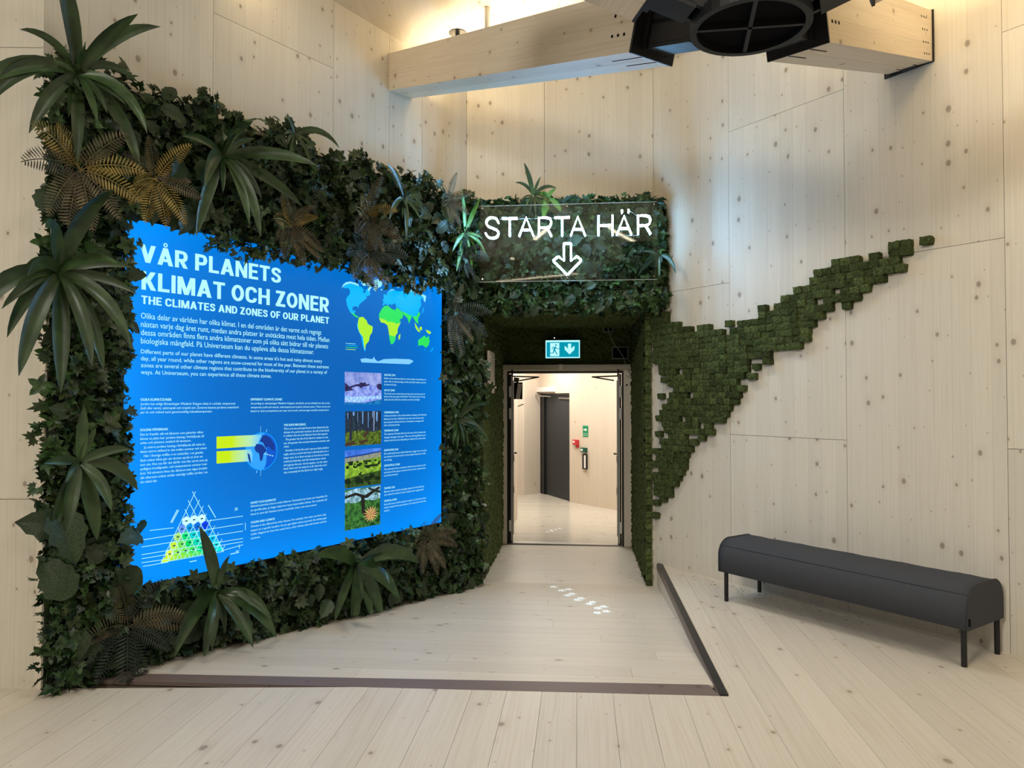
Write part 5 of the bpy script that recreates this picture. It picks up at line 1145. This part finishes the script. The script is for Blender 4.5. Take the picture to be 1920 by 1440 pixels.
# ---- four pictures
def nmat(name, c0, c1, sc, st=1.0, dist='Object'):
    m, nt, b = nm(name); t = nt.nodes.new('ShaderNodeTexCoord'); n = nt.nodes.new('ShaderNodeTexNoise'); n.inputs['Scale'].default_value = sc; n.inputs['Detail'].default_value = 6; n.inputs['Roughness'].default_value = .7
    r = nt.nodes.new('ShaderNodeValToRGB'); r.color_ramp.elements[0].position = .38; r.color_ramp.elements[1].position = .62; r.color_ramp.elements[0].color = (*c0, 1); r.color_ramp.elements[1].color = (*c1, 1)
    nt.links.new(t.outputs['Object'], n.inputs['Vector']); nt.links.new(n.outputs['Fac'], r.inputs[0]); nt.links.new(r.outputs[0], b.inputs['Emission Color']); b.inputs['Emission Strength'].default_value = st
    b.inputs['Base Color'].default_value = (0, 0, 0, 1); b.inputs['Specular IOR Level'].default_value = .1; return m
def picture(corn, layers):
    (x0_, y0_), (x1_, y1_) = ZP(*corn[0]), ZP(*corn[1]); a0, a1 = x0_, x1_; b0, b1 = y1_, y0_
    t = mk('picture', [G.w(s, z, NF+.001) for s, z in rect(a0, a1, b0, b1)], [[0, 1, 2, 3]], layers[0][1], sc_t)
    for k, (nm_, mat, polys) in enumerate(layers[1:]):
        mb = MB()
        for q in polys: mb.add([G.w(a0+(a1-a0)*x, b1+(b0-b1)*y, NF+.0014+.0003*k) for x, y in q], [list(range(len(q)))])
        mb.build(nm_, mat, t, fix=False)
picture([(72, 74), (370, 341)], [('sky', nmat('arctic_sky', (.13, .2, .6), (.38, .45, .85), 9)),
  ('snowfield', nmat('arctic_snow', (.10, .16, .62), (.4, .5, 1.0), 30), [[(0, .56), (.2, .45), (.45, .36), (.65, .38), (1, .45), (1, 1), (0, 1)]]),
  ('mountain', nmat('arctic_rock', (.005, .005, .03), (.05, .04, .15), 40), [[(0, .33), (.12, .45), (.24, .56), (.1, .58), (0, .60)], [(.1, .46), (.28, .38), (.38, .36), (.42, .31), (.5, .33), (.54, .30), (.58, .37), (.68, .35), (.62, .42), (.5, .44), (.42, .50), (.36, .43), (.24, .45), (.16, .50)], [(.86, .38), (.95, .33), (1, .36), (1, .55), (.88, .50)]]),
  ('ice', nmat('ice', (.1, .35, .9), (.6, .85, 1.0), 60), [[(0, .72), (.2, .76), (1, .72), (1, .82), (.6, .84), (.45, .92), (.1, .92), (0, .85)]]), ('water', nmat('cold_water', (.0, .10, .35), (.02, .25, .6), 40), [[(0, .93), (.5, .95), (1, .84), (1, 1), (0, 1)]])])
rr = random.Random(3)
picture([(75, 400), (368, 665)], [('forest', nmat('forest', (.004, .01, .03), (.03, .06, .09), 40)),
  ('sky_gap', emis('forest_sky', (.2, .45, .9), .8), [[(x, y), (x+w_, y+.01), (x+w_*.8, y+h), (x+w_*.1, y+h*.9)] for x, y, w_, h in ((.06, .03, .02, .2), (.2, .01, .05, .12), (.32, .03, .02, .3), (.46, .0, .03, .4), (.62, .02, .02, .5), (.85, .02, .05, .3), (.74, 0, .02, .2))]),
  ('undergrowth', nmat('undergrowth', (.012, .03, .008), (.16, .25, .03), 45), [[(0, .62), (.2, .58), (.4, .54), (.6, .6), (.8, .62), (1, .56), (1, 1), (0, 1)]]),
  ('tree_trunk', emis('trunk', (.02, .025, .045)), [[(x, 0), (x+w_, 0), (x+w_*1.2, h), (x-w_*.2, h)] for x, w_, h in ((.12, .05, .85), (.30, .025, .6), (.38, .03, .6), (.56, .04, .72), (.68, .03, .6), (.9, .04, .56), (.5, .02, .55))]),
  ('pale_trunk', emis('pale_trunk', (.22, .28, .45)), [[(.77, 0), (.81, 0), (.80, .6), (.77, .6)]]), ('dead_wood', emis('dead_wood', (.06, .035, .02)), [[(0, .92), (.2, .85), (.3, .95), (.1, 1), (0, 1)], [(.48, .7), (.62, .56), (.66, .62), (.52, .8)], [(.35, .88), (.6, .82), (.62, .9), (.4, .97)]])])
shr = [[(x+r_*math.cos(a)*rr.uniform(.7, 1.2), y+r_*.8*math.sin(a)*rr.uniform(.7, 1.2)) for a in [k*PI/4 for k in range(8)]] for x, y, r_ in [(rr.uniform(.04, .96), rr.choice((.33, .38, .42, .46)), rr.uniform(.02, .05)) for _ in range(34)]+[(rr.uniform(.06, .94), rr.uniform(.72, .93), rr.uniform(.04, .10)) for _ in range(20)]+[(.4, .66, .04), (.44, .62, .03), (.62, .48, .07)]]
picture([(72, 720), (367, 992)], [('sky', nmat('savanna_sky', (.03, .12, .6), (.10, .3, .95), 5)),
  ('plain', nmat('pale_plain', (.18, .2, .14), (.35, .4, .3), 40), [[(0, .20), (.4, .17), (1, .10), (1, .4), (0, .45)]]), ('grass', nmat('lit_grass', (.08, .2, .015), (.35, .6, .05), 22), [[(0, .35), (1, .24), (1, 1), (0, 1)]]),
  ('shade', nmat('dark_grass', (.012, .035, .01), (.06, .12, .02), 30), [[(0, .76), (.4, .68), (1, .62), (1, 1), (0, 1)]]), ('shrub', emis('shrub', (.008, .02, .008)), shr), ('far_sea', emis('far_sea', (.02, .06, .3)), [[(0, .17), (.4, .13), (1, .07), (1, .11), (.4, .18), (0, .21)]])])
lv = []
for k in range(15):
    a = k/15*2*PI; lv.append([(.72, .72), (.72+.12*math.cos(a-.13), .70+.13*math.sin(a-.13)), (.72+.23*math.cos(a), .69+.22*math.sin(a)), (.72+.12*math.cos(a+.13), .70+.13*math.sin(a+.13))])
picture([(72, 1042), (361, 1321)], [('jungle', nmat('jungle', (.004, .03, .01), (.07, .26, .05), 26)), ('sky_gap', nmat('pale_sky', (.02, .12, .08), (.45, .75, .95), 30), [[(0, .06), (.3, .0), (.6, .02), (1, .0), (1, .32), (.8, .36), (.5, .30), (.3, .36), (0, .32)]]),
  ('branch', emis('branch', (.015, .015, .012)), [[(0, .16), (.3, .10), (.55, .2), (.95, .02), (1, .06), (.6, .28), (.5, .26), (.3, .17), (0, .22)], [(.44, .2), (.54, .22), (.56, .6), (.66, .75), (.58, .78), (.46, .6)], [(.6, 0), (1, .14), (1, .20), (.7, .08)]]),
  ('flower', emis('orange_flower', (.75, .28, .16)), lv[::2]), ('flower', emis('yellow_flower', (.85, .5, .16)), lv[1::2])])
# ---- sun diagram
def glow_mat():
    m, nt, b = nm('sunbeam'); uvn = nt.nodes.new('ShaderNodeUVMap'); sp = nt.nodes.new('ShaderNodeSeparateXYZ'); nt.links.new(uvn.outputs[0], sp.inputs[0]); r = nt.nodes.new('ShaderNodeValToRGB')
    r.color_ramp.elements[0].position = .35; r.color_ramp.elements[0].color = (.56, .82, .0, 1); r.color_ramp.elements[1].position = 1; r.color_ramp.elements[1].color = (.1, .55, 1, 1); e = r.color_ramp.elements.new(.75); e.color = (.45, .8, .45, 1)
    nt.links.new(sp.outputs[0], r.inputs[0]); nt.links.new(r.outputs[0], b.inputs['Emission Color']); b.inputs['Emission Strength'].default_value = 1; b.inputs['Base Color'].default_value = (0, 0, 0, 1); return m
sd = thing('sun_diagram', G.w(*ZBc(880, 600), NF+.001), None, None); sd.parent = sc_t; sd.location = WL[sd]-WL[sc_t]
gm = glow_mat()
for q, uv in (([(662, 485), (662, 395), (1000, 380), (985, 420), (962, 466)], [0, 0, 1, .98, .9]), ([(662, 597), (662, 505), (920, 491), (934, 520), (930, 578)], [0, 0, .95, 1, 1])):
    mk('sunbeam', [G.w(*ZBc(x, y), NF+.003) for x, y in q], [list(range(len(q)))], gm, sd, uv=[(u, .5) for u in uv])
gc = ZBc(1000, 505); gr_ = abs(ZBc(1000, 370)[1]-gc[1])
def gpt(x, y, n): return G.w(gc[0]+gr_*x, gc[1]+gr_*y, NF+n)
mk('halo', [gpt(x, y, .0012) for x, y in circ(0, 0, 1.06, n=40)], [list(range(40))], emis('halo', (.0, .3, 1.0), 1.0), sd)
mk('globe', [gpt(x, y, .002) for x, y in circ(0, 0, 1, n=40)], [list(range(40))], emis('globe_ocean', (.03, .36, .95), 1.0), sd)
nightside = [(math.cos(a), math.sin(a)) for a in [(-80+160*i/14)*PI/180 for i in range(15)]]+[(.25, .7), (.35, 0), (.3, -.7)]
mk('night_side', [gpt(x, y, .0024) for x, y in nightside], [list(range(len(nightside)))], emis('night_side', (.0, .10, .62), 1.0), sd)
poly_part('continent', emis('globe_land', (.005, .04, .28)), [[(945, 480), (960, 450), (1000, 452), (1020, 470), (1040, 500), (1015, 520), (1005, 570), (990, 580), (980, 520), (955, 505)], [(985, 430), (1010, 380), (1060, 400), (1095, 450), (1100, 490), (1085, 500), (1050, 465), (1030, 480), (1010, 440)], [(893, 515), (910, 530), (918, 570), (915, 600), (900, 560)]], ZBc, sd, .0038)
lines = MB()
def seg(x0_, y0_, x1_, y1_, w_=.003, n=.0036, cv=ZBc, mb=None):
    a = Vector(cv(x0_, y0_)); b_ = Vector(cv(x1_, y1_)); d = (b_-a).normalized(); p = Vector((-d.y, d.x))*w_/2
    (mb or lines).add([G.w(*(q), NF+n) for q in (a-p, b_-p, b_+p, a+p)], [[0, 1, 2, 3]])
for a in range(6): seg(993, 318+a*9, 993, 323+a*9); seg(993, 640+a*9, 993, 645+a*9); seg(985+a*18, 512+a*5, 996+a*18, 515+a*5, .006)
seg(1040, 340, 1034, 360); seg(965, 650, 960, 668); lines.build('axis_line', WH, sd, fix=False)
# ---- climate pyramid
cpn = thing('climate_pyramid', G.w(*ZBc(490, 1300), NF+.001), None, None); cpn.parent = sc_t; cpn.location = WL[cpn]-WL[sc_t]
lines = MB()
for L_ in ((160, 1098, 340, 1078), (585, 1028, 860, 990), (100, 1170, 860, 1048), (100, 1222, 860, 1102), (100, 1280, 860, 1157), (100, 1310, 860, 1182), (100, 1340, 300, 1312), (700, 1250, 860, 1205), (110, 1368, 300, 1335), (245, 1340, 715, 1255), (832, 1205, 832, 1235), (878, 1040, 878, 1095)): seg(*L_, .0035)
for xt, yt, xb, yb in ((505, 805, 245, 1340), (480, 805, 715, 1255), (535, 868, 300, 1330), (448, 872, 655, 1262), (562, 915, 360, 1318), (425, 940, 590, 1275), (587, 972, 420, 1306), (402, 1012, 525, 1288), (622, 1015, 480, 1294), (372, 1072, 460, 1298), (650, 1062, 540, 1284), (345, 1130, 400, 1310), (678, 1112, 600, 1272), (310, 1195, 345, 1320), (703, 1160, 655, 1260), (725, 1210, 700, 1255), (290, 1240, 305, 1328)): seg(xt, yt, xb, yb, .0035)
for L_ in ((318, 1038, 368, 942), (326, 1042, 378, 945), (600, 908, 655, 1002), (800, 932, 820, 930), (798, 945, 820, 942), (765, 1275, 830, 1262), (805, 1255, 830, 1250), (460, 1333, 512, 1324)): seg(*L_, .005)
lines.build('scale_line', WH, cpn, fix=False)
hexr = abs(ZBc(493, 1018)[0]-ZBc(435, 1018)[0])/1.732*1.0
rows = [([(435, 1027), (493, 1018), (551, 1010)], [(.62, 1, .95)]*3), ([(403, 1088), (460, 1080), (520, 1070), (577, 1060)], [(.13, .28, .85), (.0, .3, .8), (.0, .16, .75), (.0, .05, .85)]),
        ([(372, 1147), (432, 1137), (492, 1130), (548, 1118), (605, 1110)], [(.38, .72, .12), (.0, .72, .16), (.0, .62, .62), (.0, .5, .8), (.0, .26, .85)]), ([(343, 1213), (403, 1200), (461, 1188), (518, 1178), (578, 1168), (632, 1157)], [(.55, .86, .04), (.2, .75, .08), (.0, .7, .12), (.0, .7, .45), (.0, .65, .7), (.0, .55, .9)]),
        ([(310, 1275), (372, 1262), (431, 1250), (488, 1240), (547, 1230), (605, 1215), (660, 1205)], [(.75, .9, .02), (.3, .8, .06), (.16, .78, .08), (.05, .75, .1), (.0, .75, .25), (.0, .75, .5), (.0, .72, .8)])]
hex_v = None
for pts_, cols in rows:
    for (x, y), c in zip(pts_, cols):
        s, z = ZBc(x, y); mk('hexagon', [G.w(s+hexr*math.cos(PI/6+k*PI/3), z+hexr*math.sin(PI/6+k*PI/3), NF+.0026) for k in range(6)], [list(range(6))], emis('hexagon', c), cpn)
for (x, y), c in zip([(280, 1325), (342, 1312), (402, 1300), (458, 1290), (517, 1278), (575, 1267), (630, 1257), (685, 1245)], [(.6, .9, .02), (.4, .85, .05), (.3, .8, .06), (.18, .8, .08), (.1, .78, .12), (.04, .78, .2), (.02, .85, .45), (.0, .8, .75)]):
    s, z = ZBc(x, y+8); mk('hexagon', [G.w(s+hexr*.95*math.cos(k*PI/6), z+hexr*.95*math.sin(k*PI/6), NF+.0026) for k in range(7)], [list(range(7))], emis('hexagon', c), cpn)
lab = MB()
for pts_, _c in rows:
    for x, y in pts_: seg(x-9, y+1, x+9, y-2, .008, .0045, ZBc, lab)
lab.build('hexagon_lettering', emis('dark_print', (.0, .05, .12)), cpn, fix=False)
# ---- blank props that thing() left unset on parts need no category
for o in bpy.data.objects:
    for k in ('label', 'category'):
        if k in o and o[k] is None: del o[k]
